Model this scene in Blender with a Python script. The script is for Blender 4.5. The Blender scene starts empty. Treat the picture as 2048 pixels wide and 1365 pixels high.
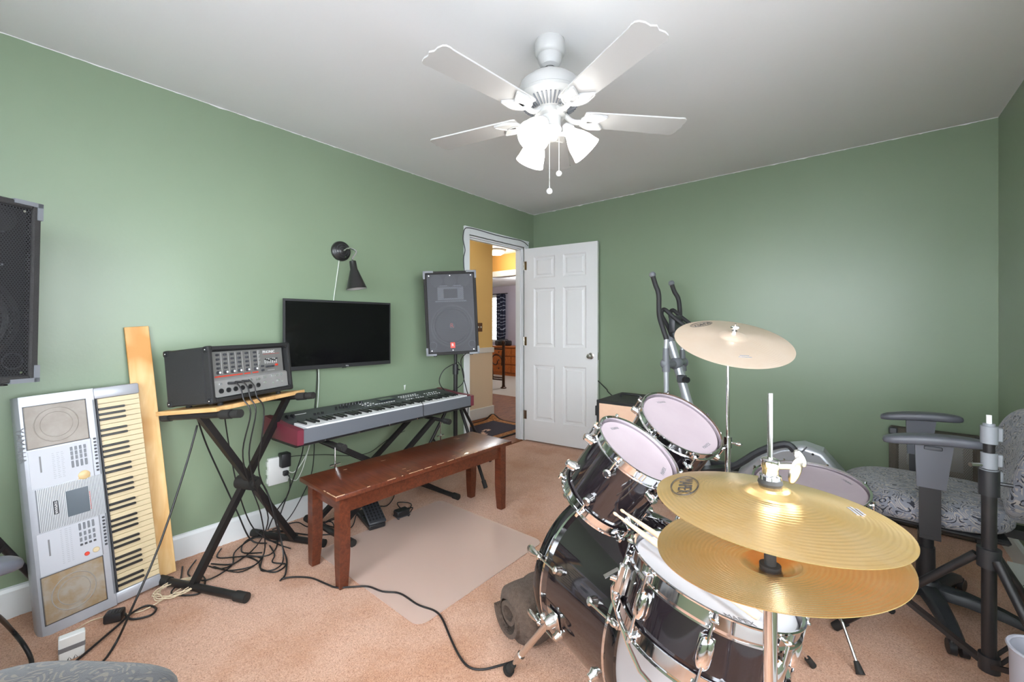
import bpy, bmesh, math, random
from mathutils import Vector, Matrix, noise as mnoise
random.seed(7)
R = math.radians
S = bpy.context.scene
COL = S.collection

# ------------------------------------------------------------------ camera, light, exposure
cam_d = bpy.data.cameras.new('camera'); cam = bpy.data.objects.new('camera', cam_d); COL.objects.link(cam)
cam_d.sensor_width = 36; cam_d.lens = 833/2048*36; cam_d.shift_y = -30.5/2048
cam_d.clip_start = .02; cam_d.clip_end = 60
cam.location = (2.735, 0, 1.22); cam.rotation_euler = (R(90), 0, math.atan2(.637, .771))
S.camera = cam
S.view_settings.view_transform = 'Standard'; S.view_settings.look = 'None'
S.view_settings.gamma = 1; S.view_settings.use_curve_mapping = False
S.view_settings.exposure = 0.64
wd = bpy.data.worlds.new('world'); S.world = wd; wd.use_nodes = True
bg = wd.node_tree.nodes['Background']; bg.inputs[0].default_value = (.88, .94, 1, 1); bg.inputs[1].default_value = 10.5
def portal(loc, rot, w, h):
    l = bpy.data.lights.new('window_portal', 'AREA'); l.shape = 'RECTANGLE'; l.size = w; l.size_y = h
    l.cycles.is_portal = True
    o = bpy.data.objects.new('window_portal', l); COL.objects.link(o); o.location = loc; o.rotation_euler = rot
LAMP = 5.5      # ceiling fan shades
HALL = 9.0      # hall ceiling light, watts; also scales the added hall fill

# ------------------------------------------------------------------ room measures (metres)
XR, YB, YF, ZC = 3.375, 3.68, -.75, 2.44
FX, FY = 1.72, 1.484      # fan
# windows behind the camera: front wall and right wall
WF = (1.1, 3.1, .72, 2.1)      # x0 x1 z0 z1 on y=YF
WR = (-.62, 1.4, .80, 2.05)      # y0 y1 z0 z1 on x=XR
portal(((WF[0]+WF[1])/2, YF-.06, (WF[2]+WF[3])/2), (R(90), 0, R(180)), WF[1]-WF[0], WF[3]-WF[2])
portal((XR+.06, (WR[0]+WR[1])/2, (WR[2]+WR[3])/2), (R(90), 0, R(-90)+R(180)), WR[1]-WR[0], WR[3]-WR[2])

# measured sight lines of the photograph, used to place measured points at their real distance
def ray(px, py):
    a = (px-1024)/833; return Vector((.771*a-.637, .636*a+.771, (652-py)/833))
CAMP = Vector((2.735, 0, 1.22))
def pz(px, py, z=0): d = ray(px, py); return CAMP+d*((z-1.22)/d.z)
def pX(px, py, x=0): d = ray(px, py); return CAMP+d*((x-2.735)/d.x)
def pY(px, py, y): d = ray(px, py); return CAMP+d*(y/d.y)
def pD(px, py, t): return CAMP+ray(px, py)*t

# ------------------------------------------------------------------ mesh helpers
V = Vector
def frame(o, x=None, z=(0, 0, 1), y=None):
    z = V(z).normalized()
    if x is not None:
        x = V(x); x = (x-z*x.dot(z)).normalized(); y = z.cross(x)
    else:
        y = V(y); y = (y-z*y.dot(z)).normalized(); x = y.cross(z)
    m = Matrix((x, y, z)).transposed().to_4x4(); m.translation = V(o); return m
def T(x, y=None, z=None):
    return Matrix.Translation(V(x) if y is None else V((x, y, z)))
def RX(a): return Matrix.Rotation(R(a), 4, 'X')
def RY(a): return Matrix.Rotation(R(a), 4, 'Y')
def RZ(a): return Matrix.Rotation(R(a), 4, 'Z')
_bc = {}
def _bevbox(sx, sy, sz, b, seg):
    k = (round(sx, 5), round(sy, 5), round(sz, 5), b, seg)
    if k not in _bc:
        bm = bmesh.new(); bmesh.ops.create_cube(bm, size=1)
        for v in bm.verts: v.co = V((v.co.x*sx, v.co.y*sy, v.co.z*sz))
        bmesh.ops.bevel(bm, geom=bm.edges[:], offset=min(b, .49*min(sx, sy, sz)), segments=seg, profile=.5, affect='EDGES')
        bm.verts.index_update()
        _bc[k] = ([v.co.copy() for v in bm.verts], [[v.index for v in f.verts] for f in bm.faces]); bm.free()
    return _bc[k]
def smooth_pts(pts, sub):
    pts = [V(p) for p in pts]
    if sub <= 1 or len(pts) < 3: return pts
    out = []
    for i in range(len(pts)-1):
        p0 = pts[max(i-1, 0)]; p1 = pts[i]; p2 = pts[i+1]; p3 = pts[min(i+2, len(pts)-1)]
        for k in range(sub):
            t = k/sub
            out.append(.5*((2*p1)+(p2-p0)*t+(2*p0-5*p1+4*p2-p3)*t*t+(-p0+3*p1-3*p2+p3)*t**3))
    return out+[pts[-1]]
class MB:
    def __init__(s): s.v = []; s.f = []
    def add(s, vs, fs, m=None):
        n = len(s.v)
        s.v += [(m @ V(p)) if m is not None else V(p) for p in vs]
        s.f += [[i+n for i in f] for f in fs]; return s
    def box(s, c, sz, m=None, b=0, seg=1):
        c = V(c)
        if b:
            vs, fs = _bevbox(*sz, b, seg); vs = [p+c for p in vs]
        else:
            x, y, z = sz[0]/2, sz[1]/2, sz[2]/2
            vs = [c+V(q) for q in ((-x,-y,-z),(x,-y,-z),(x,y,-z),(-x,y,-z),(-x,-y,z),(x,-y,z),(x,y,z),(-x,y,z))]
            fs = [(0,3,2,1),(4,5,6,7),(0,1,5,4),(1,2,6,5),(2,3,7,6),(3,0,4,7)]
        return s.add(vs, fs, m)
    def bx(s, x0, x1, y0, y1, z0, z1, m=None, b=0, seg=1):
        return s.box(((x0+x1)/2, (y0+y1)/2, (z0+z1)/2), (abs(x1-x0), abs(y1-y0), abs(z1-z0)), m, b, seg)
    def bar(s, p0, p1, w, h, up=(0, 0, 1), b=0, m=None):
        p0, p1 = V(p0), V(p1); d = p1-p0
        if abs(d.normalized().dot(V(up).normalized())) > .99: up = (1, 0, 0)
        fr = frame((p0+p1)/2, x=up, z=d)
        return s.box((0, 0, 0), (h, w, d.length), (m @ fr) if m is not None else fr, b)
    def cyl(s, p0, p1, r0, r1=None, n=14, m=None, cap=True):
        p0, p1 = V(p0), V(p1); r1 = r0 if r1 is None else r1; d = (p1-p0).normalized()
        fr = frame(p0, x=(1, 0, 0) if abs(d.x) < .9 else (0, 1, 0), z=d); L = (p1-p0).length
        vs = []
        for z, r in ((0, r0), (L, r1)):
            vs += [fr @ V((r*math.cos(2*math.pi*i/n), r*math.sin(2*math.pi*i/n), z)) for i in range(n)]
        fs = [(i, (i+1) % n, n+(i+1) % n, n+i) for i in range(n)]
        if cap: fs += [tuple(range(n-1, -1, -1)), tuple(range(n, 2*n))]
        return s.add(vs, fs, m)
    def tube(s, pts, r, n=7, sub=5, m=None, rs=None):
        P = smooth_pts(pts, sub); P = [p for i, p in enumerate(P) if i == 0 or (p-P[i-1]).length > 1e-5]
        vs = []; fs = []; t0 = (P[1]-P[0]).normalized()
        x = t0.orthogonal().normalized()
        for i, p in enumerate(P):
            t = (P[min(i+1, len(P)-1)]-P[max(i-1, 0)]).normalized()
            x = (x-t*x.dot(t)); x = x.normalized() if x.length > 1e-6 else t.orthogonal().normalized()
            y = t.cross(x)
            rr = r if rs is None else rs[0]+(rs[1]-rs[0])*i/(len(P)-1)
            vs += [p+(x*math.cos(2*math.pi*k/n)+y*math.sin(2*math.pi*k/n))*rr for k in range(n)]
        for i in range(len(P)-1):
            fs += [(i*n+k, i*n+(k+1) % n, (i+1)*n+(k+1) % n, (i+1)*n+k) for k in range(n)]
        fs += [tuple(range(n-1, -1, -1)), tuple(range((len(P)-1)*n, len(P)*n))]
        return s.add(vs, fs, m)
    def lathe(s, prof, n=32, m=None, closed=False):
        vs = []; fs = []; idx = []
        for r, z in prof:
            if r < 1e-6: idx.append([len(vs)]*n); vs.append((0, 0, z))
            else:
                idx.append(list(range(len(vs), len(vs)+n)))
                vs += [(r*math.cos(2*math.pi*i/n), r*math.sin(2*math.pi*i/n), z) for i in range(n)]
        K = len(prof)
        for j in range(K if closed else K-1):
            a, b = idx[j], idx[(j+1) % K]
            for i in range(n):
                q = [a[i], a[(i+1) % n], b[(i+1) % n], b[i]]; q2 = []
                for w in q:
                    if w not in q2: q2.append(w)
                if len(q2) > 2: fs.append(q2)
        return s.add(vs, fs, m)
    def prism(s, poly, z0, z1, m=None):
        n = len(poly)
        vs = [(x, y, z0) for x, y in poly]+[(x, y, z1) for x, y in poly]
        fs = [tuple(range(n-1, -1, -1)), tuple(range(n, 2*n))]+[(i, (i+1) % n, n+(i+1) % n, n+i) for i in range(n)]
        return s.add(vs, fs, m)
    def torus(s, Rr, r, m=None, n=40, k=8, a0=0, a1=360):
        full = abs(a1-a0) >= 360
        vs = []; fs = []; N = n if full else n+1
        for i in range(N):
            a = R(a0+(a1-a0)*i/n)
            for j in range(k):
                b = 2*math.pi*j/k
                vs.append(((Rr+r*math.cos(b))*math.cos(a), (Rr+r*math.cos(b))*math.sin(a), r*math.sin(b)))
        for i in range(n):
            fs += [(i*k+j, ((i+1) % N)*k+j, ((i+1) % N)*k+(j+1) % k, i*k+(j+1) % k) for j in range(k)]
        return s.add(vs, fs, m)
    def ell(s, c, rad, e1=1, e2=1, nu=24, nv=14, m=None, fn=None):     # superellipsoid
        f = lambda w, e: math.copysign(abs(w)**e, w)
        vs = [(0, 0, -1)]; fs = []
        for j in range(1, nv):
            ph = -math.pi/2+math.pi*j/nv
            for i in range(nu):
                th = 2*math.pi*i/nu
                vs.append((f(math.cos(ph), e1)*f(math.cos(th), e2), f(math.cos(ph), e1)*f(math.sin(th), e2), f(math.sin(ph), e1)))
        vs.append((0, 0, 1))
        for i in range(nu):
            fs.append((0, 1+(i+1) % nu, 1+i))
            for j in range(nv-2):
                a = 1+j*nu; fs.append((a+i, a+(i+1) % nu, a+nu+(i+1) % nu, a+nu+i))
            a = 1+(nv-2)*nu; fs.append((a+i, a+(i+1) % nu, len(vs)-1))
        vs = [V((x*rad[0], y*rad[1], z*rad[2])) for x, y, z in vs]
        if fn: vs = [V(fn(p)) for p in vs]
        return s.add([p+V(c) for p in vs], fs, m)
    def text(s, txt, size, m, ext=.0006, res=2):
        vs, fs = text_geo(txt, size, ext, res); return s.add(vs, fs, m)
    def mesh(s, name, mat, smooth=38):
        me = bpy.data.meshes.new(name); me.from_pydata([tuple(p) for p in s.v], [], s.f)
        me.validate(); me.materials.append(mat)
        if smooth:
            me.polygons.foreach_set('use_smooth', [True]*len(me.polygons)); me.set_sharp_from_angle(angle=R(smooth))
        me.update(); return me
    def build(s, name, mat, parent=None, world=True, smooth=38):
        org = V((0, 0, 0))
        if parent is not None:
            if world:
                inv = topm(parent).inverted(); s.v = [inv @ p for p in s.v]
        else:
            xs = [p.x for p in s.v]; ys = [p.y for p in s.v]; zs = [p.z for p in s.v]
            org = V(((min(xs)+max(xs))/2, (min(ys)+max(ys))/2, min(zs))); s.v = [p-org for p in s.v]
        o = bpy.data.objects.new(name, s.mesh(name, mat, smooth)); COL.objects.link(o)
        if parent is not None: o.parent = parent
        else: o.location = org
        return o
_tc = {}
def text_geo(txt, size, ext, res):
    k = (txt, size, ext)
    if k not in _tc:
        cu = bpy.data.curves.new('lettering', 'FONT'); cu.body = txt; cu.size = size; cu.extrude = ext
        cu.align_x = 'CENTER'; cu.align_y = 'CENTER'; cu.resolution_u = res
        o = bpy.data.objects.new('lettering', cu); COL.objects.link(o)
        dg = bpy.context.evaluated_depsgraph_get(); me = bpy.data.meshes.new_from_object(o.evaluated_get(dg))
        _tc[k] = ([v.co.copy() for v in me.vertices], [list(p.vertices) for p in me.polygons])
        bpy.data.objects.remove(o); bpy.data.curves.remove(cu); bpy.data.meshes.remove(me)
    return _tc[k]
ROOT = {}
def topm(o):
    while o.parent is not None: o = o.parent
    return ROOT.get(o.name, Matrix.Translation(o.location))
def tag(o, label, cat, group=None):
    o['label'] = label; o['category'] = cat
    if group: o['group'] = group
    return o
def thing(name, label, cat, m, group=None):
    if not isinstance(m, Matrix): m = Matrix.Translation(V(m))
    o = bpy.data.objects.new(name, None); COL.objects.link(o); o.matrix_world = m; o.empty_display_size = .1
    ROOT[o.name] = m.copy(); return tag(o, label, cat, group)
def inst(name, me, parent, m):
    o = bpy.data.objects.new(name, me); COL.objects.link(o); o.parent = parent; o.matrix_local = m; return o
def struct(name, mb, mat, parent=None, smooth=0):
    o = mb.build(name, mat, parent, smooth=smooth)
    if parent is None: o['kind'] = 'structure'
    return o
def sroot(name, loc):
    o = bpy.data.objects.new(name, None); COL.objects.link(o); o.location = loc
    ROOT[o.name] = Matrix.Translation(V(loc)); o['kind'] = 'structure'; return o

# ------------------------------------------------------------------ materials
MATS = {}
def nn(nt, t, **kw):
    n = nt.nodes.new(t)
    for k, v in kw.items(): setattr(n, k, v)
    return n
def mat(name, col, rough=.5, metal=0, vary=None, bump=None, coat=0, spec=.5, aniso=0, stretch=(1, 1, 1), col2=None, sheen=0, emit=None, fac=None, alpha=None, trans=0):
    """vary=(scale,contrast): noise between col and col2; bump=(scale,strength)."""
    m = bpy.data.materials.new(name); m.use_nodes = True; nt = m.node_tree; L = nt.links
    p = nt.nodes['Principled BSDF']
    p.inputs['Base Color'].default_value = (*col, 1); p.inputs['Roughness'].default_value = rough
    p.inputs['Metallic'].default_value = metal; p.inputs['Specular IOR Level'].default_value = spec
    p.inputs['Coat Weight'].default_value = coat; p.inputs['Coat Roughness'].default_value = .04
    p.inputs['Sheen Weight'].default_value = sheen; p.inputs['Anisotropic'].default_value = aniso
    p.inputs['Transmission Weight'].default_value = trans
    if emit: p.inputs['Emission Color'].default_value = (*emit[0], 1); p.inputs['Emission Strength'].default_value = emit[1]
    tc = nn(nt, 'ShaderNodeTexCoord'); mp = nn(nt, 'ShaderNodeMapping'); L.new(tc.outputs['Object'], mp.inputs[0]); mp.inputs['Scale'].default_value = stretch
    if vary:
        nz = nn(nt, 'ShaderNodeTexNoise'); nz.inputs['Scale'].default_value = vary[0]; nz.inputs['Detail'].default_value = 5; nz.inputs['Roughness'].default_value = .65
        L.new(mp.outputs[0], nz.inputs['Vector'])
        rp = nn(nt, 'ShaderNodeValToRGB'); c = vary[1]
        rp.color_ramp.elements[0].position = .5-c; rp.color_ramp.elements[1].position = .5+c
        rp.color_ramp.elements[0].color = (*col, 1); rp.color_ramp.elements[1].color = (*(col2 or [min(1, v*1.25) for v in col]), 1)
        L.new(nz.outputs['Fac'], rp.inputs[0]); L.new(rp.outputs[0], p.inputs['Base Color'])
    if bump:
        nb = nn(nt, 'ShaderNodeTexNoise'); nb.inputs['Scale'].default_value = bump[0]; nb.inputs['Detail'].default_value = 3
        L.new(mp.outputs[0], nb.inputs['Vector'])
        b = nn(nt, 'ShaderNodeBump'); b.inputs['Strength'].default_value = bump[1]; b.inputs['Distance'].default_value = .01
        L.new(nb.outputs['Fac'], b.inputs['Height']); L.new(b.outputs[0], p.inputs['Normal'])
    if aniso:
        tg = nn(nt, 'ShaderNodeTangent'); tg.direction_type = 'RADIAL'; tg.axis = 'Z'; L.new(tg.outputs[0], p.inputs['Tangent'])
    MATS[name] = m; return m
def srgb(r, g, b):
    f = lambda c: (c/255/12.92) if c/255 <= .04045 else ((c/255+.055)/1.055)**2.4
    return (f(r), f(g), f(b))
m_wall = mat('green_paint', srgb(129, 146, 121), .33, vary=(1.2, .35), col2=srgb(134, 151, 126), bump=(60, .035))
m_wall2 = mat('yellow_paint', srgb(230, 198, 132), .5, bump=(60, .03))
m_cream = mat('cream_paint', srgb(234, 216, 190), .5)
m_orange = mat('orange_paint', srgb(200, 150, 82), .5)
m_lav = mat('lavender_paint', srgb(190, 184, 200), .6)
m_ceil = mat('ceiling_paint', srgb(224, 224, 224), .75, bump=(35, .05))
m_trim = mat('white_trim', srgb(226, 229, 230), .35)
m_door = mat('door_white', srgb(228, 228, 228), .4, bump=(80, .015), stretch=(1, 1, .08))
m_carpet = mat('carpet', srgb(186, 134, 106), .95, vary=(190, .22), col2=srgb(238, 196, 170), bump=(420, .5), sheen=.25, spec=.1)
c_nt = m_carpet.node_tree; c_p = c_nt.nodes['Principled BSDF']; c_src = c_p.inputs['Base Color'].links[0].from_socket
c_tc = [n for n in c_nt.nodes if n.type == 'TEX_COORD'][0]
def _mul(src, scale, lo, hi, det, p0, p1):
    nz = nn(c_nt, 'ShaderNodeTexNoise'); nz.inputs['Scale'].default_value = scale; nz.inputs['Detail'].default_value = det; c_nt.links.new(c_tc.outputs['Object'], nz.inputs['Vector'])
    rp = nn(c_nt, 'ShaderNodeValToRGB'); rp.color_ramp.elements[0].position = p0; rp.color_ramp.elements[1].position = p1
    rp.color_ramp.elements[0].color = (*lo, 1); rp.color_ramp.elements[1].color = (*hi, 1); c_nt.links.new(nz.outputs['Fac'], rp.inputs[0])
    vm = nn(c_nt, 'ShaderNodeVectorMath', operation='MULTIPLY'); c_nt.links.new(src, vm.inputs[0]); c_nt.links.new(rp.outputs[0], vm.inputs[1]); return vm.outputs[0]
c_o = _mul(c_src, 3.0, (.86, .76, .66), (1, 1, 1), 3, .36, .56)
c_o = _mul(c_o, 230, (.60, .50, .44), (1, 1, 1), 1, .30, .40)
c_nt.links.new(c_o, c_p.inputs['Base Color'])
m_chrome = mat('chrome', (.82, .82, .84), .07, 1)
m_chrome_d = mat('chrome_worn', (.68, .66, .64), .2, 1, vary=(60, .3), col2=(.8, .79, .78))
m_nickel = mat('brushed_nickel', (.6, .57, .53), .25, 1)
m_blk = mat('black_plastic', (.016, .016, .018), .42)
m_blk_gloss = mat('black_gloss', (.006, .006, .007), .06, coat=.6)
m_blkmet = mat('black_metal', (.012, .011, .012), .38, vary=(25, .3), col2=(.02, .018, .018), spec=.4)
m_rub = mat('black_rubber', (.018, .017, .016), .7)
m_dgrey = mat('dark_grey_plastic', (.05, .052, .06), .42)
m_grey = mat('grey_plastic', (.17, .18, .2), .38)
m_mgrey = mat('silver_paint', (.50, .51, .53), .35, .35)
m_white = mat('white_enamel', srgb(190, 190, 188), .38)
m_whitep = mat('white_plastic', srgb(225, 226, 224), .4)
m_red = mat('red_print', srgb(205, 60, 40), .5)
m_wprint = mat('white_print', srgb(225, 225, 225), .5)
m_kprint = mat('dark_print', (.03, .03, .035), .5)
m_gprint = mat('grey_print', (.18, .18, .19), .5)
m_tolex = mat('black_tolex', (.017, .017, .018), .5, bump=(500, .5))
m_carpetblk = mat('speaker_carpet', (.022, .021, .022), .95, vary=(300, .25), col2=(.045, .043, .042), bump=(600, .5))
def wood(name, c1, c2, rough, scale, stretch, dist=4, coat=0, blotch=None):
    m = mat(name, c1, rough, coat=coat); nt = m.node_tree; L = nt.links; p = nt.nodes['Principled BSDF']
    mp = [n for n in nt.nodes if n.type == 'MAPPING'][0]; mp.inputs['Scale'].default_value = stretch
    nz = nn(nt, 'ShaderNodeTexNoise'); nz.inputs['Scale'].default_value = scale; nz.inputs['Detail'].default_value = 6; nz.inputs['Distortion'].default_value = dist*.25
    L.new(mp.outputs[0], nz.inputs['Vector'])
    rp = nn(nt, 'ShaderNodeValToRGB'); rp.color_ramp.elements[0].position = .32; rp.color_ramp.elements[1].position = .68
    rp.color_ramp.elements[0].color = (*c1, 1); rp.color_ramp.elements[1].color = (*c2, 1)
    L.new(nz.outputs['Fac'], rp.inputs[0]); out = rp.outputs[0]
    if blotch:
        n2 = nn(nt, 'ShaderNodeTexNoise'); n2.inputs['Scale'].default_value = blotch[0]; n2.inputs['Detail'].default_value = 2
        tc = [n for n in nt.nodes if n.type == 'TEX_COORD'][0]; L.new(tc.outputs['Object'], n2.inputs['Vector'])
        r2 = nn(nt, 'ShaderNodeValToRGB'); r2.color_ramp.elements[0].position = .5; r2.color_ramp.elements[1].position = .62
        r2.color_ramp.elements[0].color = (0, 0, 0, 1)
        L.new(n2.outputs['Fac'], r2.inputs[0])
        mx = nn(nt, 'ShaderNodeMix', data_type='RGBA'); mx.inputs['B'].default_value = (*blotch[1], 1) if False else (0, 0, 0, 1)
        for s_ in mx.inputs:
            if s_.name == 'B' and s_.type == 'RGBA': s_.default_value = (*blotch[1], 1)
            if s_.name == 'A' and s_.type == 'RGBA': L.new(out, s_)
            if s_.name == 'Factor' and s_.type == 'VALUE': L.new(r2.outputs[0], s_)
        out = [s_ for s_ in mx.outputs if s_.type == 'RGBA'][0]
    L.new(out, p.inputs['Base Color']); return m
m_bench = wood('bench_cherry_stain', srgb(78, 38, 25), srgb(108, 56, 36), .3, 9, (6, .7, 6), coat=.15)
m_pine = wood('pine_plank', srgb(222, 176, 112), srgb(236, 200, 144), .55, 6, (5, 5, .6), blotch=(3.2, srgb(206, 146, 74)))
m_ply = wood('plywood', srgb(206, 158, 100), srgb(226, 184, 128), .5, 8, (4, 1, 4))
m_oakfl = wood('hall_floor_wood', srgb(104, 62, 40), srgb(146, 94, 62), .6, 6, (8, 1, 8)); m_oakfl.node_tree.nodes['Principled BSDF'].inputs['Specular IOR Level'].default_value = .2
m_dress = wood('dresser_pine', srgb(150, 78, 30), srgb(188, 104, 44), .35, 5, (6, 1, 6))
m_stick = wood('stick_hickory', srgb(206, 172, 140), srgb(228, 200, 172), .5, 20, (1, 1, 1))

# ------------------------------------------------------------------ the room
struct('bounce_ground', MB().bx(-25, 25, -25, 25, -.75, -.7), mat('bounce_ground_pale', srgb(186, 186, 190), .95, vary=(2, .3), col2=srgb(198, 198, 202)))  # unseen plane added to tame and neutralise light bounced onto the ceiling
DY0, DY1, DZ = 2.69, 3.505, 2.05
# carpet: a finely bumped pile surface
nx, ny = 330, 430
vs = []; fs = []
for j in range(ny+1):
    for i in range(nx+1):
        x = -.05+(XR+.05)*i/nx; y = YF+(YB-YF)*j/ny
        h = mnoise.noise(V((x*75, y*75, 0)))*.0022+mnoise.noise(V((x*9, y*9, 4)))*.0016+random.uniform(-.0012, .0012)
        vs.append((x, y, min(0, h-.003)))
for j in range(ny):
    for i in range(nx):
        a = j*(nx+1)+i; fs.append((a, a+1, a+nx+2, a+nx+1))
mb = MB(); mb.v = [V(p) for p in vs]; mb.f = fs
fl = mb.build('floor', m_carpet, smooth=180); fl['kind'] = 'structure'
struct('floor_slab', MB().bx(-.1, XR+.1, YF-.1, YB+.1, -.12, -.012), m_cream)
struct('ceiling', MB().bx(-.1, XR+.1, YF-.1, YB+.1, ZC, ZC+.08), m_ceil)
mb = MB().bx(-.1, 0, YF-.1, DY0, -.01, ZC).bx(-.1, 0, DY1, YB+.1, -.01, ZC).bx(-.1, 0, DY0, DY1, DZ, ZC)
struct('wall_left', mb, m_wall)
struct('wall_back', MB().bx(0, XR, YB, YB+.1, -.01, ZC), m_wall)
mb = MB()
y0, y1, z0, z1 = WR
mb.bx(XR, XR+.1, YF-.1, y0, -.01, ZC).bx(XR, XR+.1, y1, YB+.1, -.01, ZC).bx(XR, XR+.1, y0, y1, -.01, z0).bx(XR, XR+.1, y0, y1, z1, ZC)
struct('wall_right', mb, m_wall)
x0, x1, z0, z1 = WF
mb = MB().bx(0, x0, YF-.1, YF, -.01, ZC).bx(x1, XR, YF-.1, YF, -.01, ZC).bx(x0, x1, YF-.1, YF, -.01, z0).bx(x0, x1, YF-.1, YF, z1, ZC)
struct('wall_front', mb, m_wall)
# glass for the windows behind the camera
m_glass = bpy.data.materials.new('window_glass'); m_glass.use_nodes = True
nt = m_glass.node_tree; nt.nodes.remove(nt.nodes['Principled BSDF'])
tr = nn(nt, 'ShaderNodeBsdfTransparent'); gl = nn(nt, 'ShaderNodeBsdfGlossy'); gl.inputs['Roughness'].default_value = .02
mx = nn(nt, 'ShaderNodeMixShader'); mx.inputs[0].default_value = .06
nt.links.new(tr.outputs[0], mx.inputs[1]); nt.links.new(gl.outputs[0], mx.inputs[2]); nt.links.new(mx.outputs[0], nt.nodes['Material Output'].inputs[0])
def window(name, fr, w, h, cols):
    # local: x across, y into the wall (outwards), z up from the sill
    o = sroot(name, fr.translation); o.matrix_world = fr; ROOT[o.name] = fr
    mb = MB()
    for a, b, c, d in ((-.07, 0, -.07, h+.07), (w, w+.07, -.07, h+.07), (0, w, h, h+.07), (0, w, -.07, 0)):
        mb.bx(a, b, -.018, 0, c, d)
    mb.build('window_casing', m_trim, o, world=False, smooth=0)
    mb = MB(); t = .035
    mb.bx(0, t, .03, .07, 0, h).bx(w-t, w, .03, .07, 0, h).bx(t, w-t, .03, .07, 0, t).bx(t, w-t, .03, .07, h-t, h).bx(t, w-t, .03, .07, h/2-.02, h/2+.02)
    mb.build('sash', m_trim, o, world=False, smooth=0)
    for k in range(1, cols):
        MB().bx(w*k/cols-.025, w*k/cols+.025, .03, .07, t, h-t).build('mullion', m_trim, o, world=False, smooth=0)
    for k in range(cols):
        for q in range(2):
            MB().bx(w*k/cols+.03, w*(k+1)/cols-.03, .048, .052, q*h/2+.03, (q+1)*h/2-.03).build('pane', m_glass, o, world=False, smooth=0)
    MB().bx(-.09, w+.09, -.05, .03, -.025, 0, b=.004).build('window_sill', m_trim, o, world=False, smooth=0)
window('window_1', frame((WF[1], YF, WF[2]), x=(-1, 0, 0)), WF[1]-WF[0], WF[3]-WF[2], 2)
window('window_2', frame((XR, WR[1], WR[2]), x=(0, -1, 0)), WR[1]-WR[0], WR[3]-WR[2], 2)
# baseboards with a small cap bead
def base(name, p0, p1, n):
    p0, p1, n = V(p0), V(p1), V(n); fr = frame(p0, x=(p1-p0), z=(0, 0, 1)); L = (p1-p0).length
    sg = 1 if (fr.to_3x3() @ V((0, 1, 0))).dot(n) > 0 else -1
    poly = [(0, -.01), (.014*sg, -.01), (.014*sg, .108), (.009*sg, .122), (0, .126)]
    mb = MB(); vv = [(a, b, c) for a in (0, L) for b, c in poly]
    k = len(poly); ff = [tuple(range(k)), tuple(range(2*k-1, k-1, -1))]+[(i, i+k, (i+1) % k+k, (i+1) % k) for i in range(k)]
    mb.add(vv, ff, fr); struct(name, mb, m_trim)
base('baseboard_left', (0, YF, 0), (0, DY0-.07, 0), (1, 0, 0))
base('baseboard_back', (0, YB, 0), (XR, YB, 0), (0, -1, 0))
base('baseboard_right', (XR, YF, 0), (XR, YB, 0), (-1, 0, 0))
base('baseboard_front', (0, YF, 0), (XR, YF, 0), (0, 1, 0))
# ragged paint line where the walls meet the ceiling
def paintline(name, p0, p1, n, seed):
    p0, p1, n = V(p0), V(p1), V(n); vv = []; ff = []; N = 260
    for i in range(N+1):
        p = p0.lerp(p1, i/N); d = .004+.007*max(0, mnoise.noise(V((i*.21, seed, 0))))+.004*max(0, mnoise.noise(V((i*.9, seed, 3))))
        vv += [p+n*.001+V((0, 0, -.0004)), p+n*.001+V((0, 0, -d))]
    for i in range(N): ff.append((2*i, 2*i+1, 2*i+3, 2*i+2))
    mb = MB().add(vv, ff); struct(name, mb, m_ceil)
paintline('trim_2', (0, YF, ZC), (0, YB, ZC), (1, 0, 0), 1)
paintline('trim_3', (0, YB, ZC), (XR, YB, ZC), (0, -1, 0), 5)
paintline('trim_4', (XR, YF, ZC), (XR, YB, ZC), (-1, 0, 0), 9)
# door casing and jamb
o = sroot('trim_1', (0, DY0, 0))
for nm, a in (('casing_board', (0, .016, DY0-.07, DY0-.006, 0, DZ+.075)), ('casing_board', (0, .016, DY1+.006, DY1+.07, 0, DZ+.075)), ('casing_head', (0, .017, DY0-.006, DY1+.006, DZ+.006, DZ+.075))):
    MB().bx(*a, b=.003).build(nm, m_trim, o, smooth=0)
    x0_, x1_, a0, a1, c0, c1 = a
    if nm == 'casing_head': MB().bx(.016, .021, DY0-.07, DY1+.07, DZ+.06, DZ+.075, b=.002).build('casing_bead', m_trim, o, smooth=0)
for a in ((-.1, 0, DY0-.006, DY0+.012, 0, DZ), (-.1, 0, DY1-.012, DY1+.006, 0, DZ), (-.1, 0, DY0, DY1, DZ-.012, DZ+.006)):
    MB().bx(*a).build('jamb', m_trim, o, smooth=0)
for a in ((-.065, -.03, DY0+.012, DY0+.024, 0, DZ-.012), (-.065, -.03, DY1-.024, DY1-.012, 0, DZ-.012), (-.065, -.03, DY0+.012, DY1-.012, DZ-.024, DZ-.012)):
    MB().bx(*a).build('door_stop', m_trim, o, smooth=0)
MB().bx(-.1, .0, DY0, DY1, -.005, .006, b=.002).build('threshold', m_oakfl, o, smooth=0)
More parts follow.
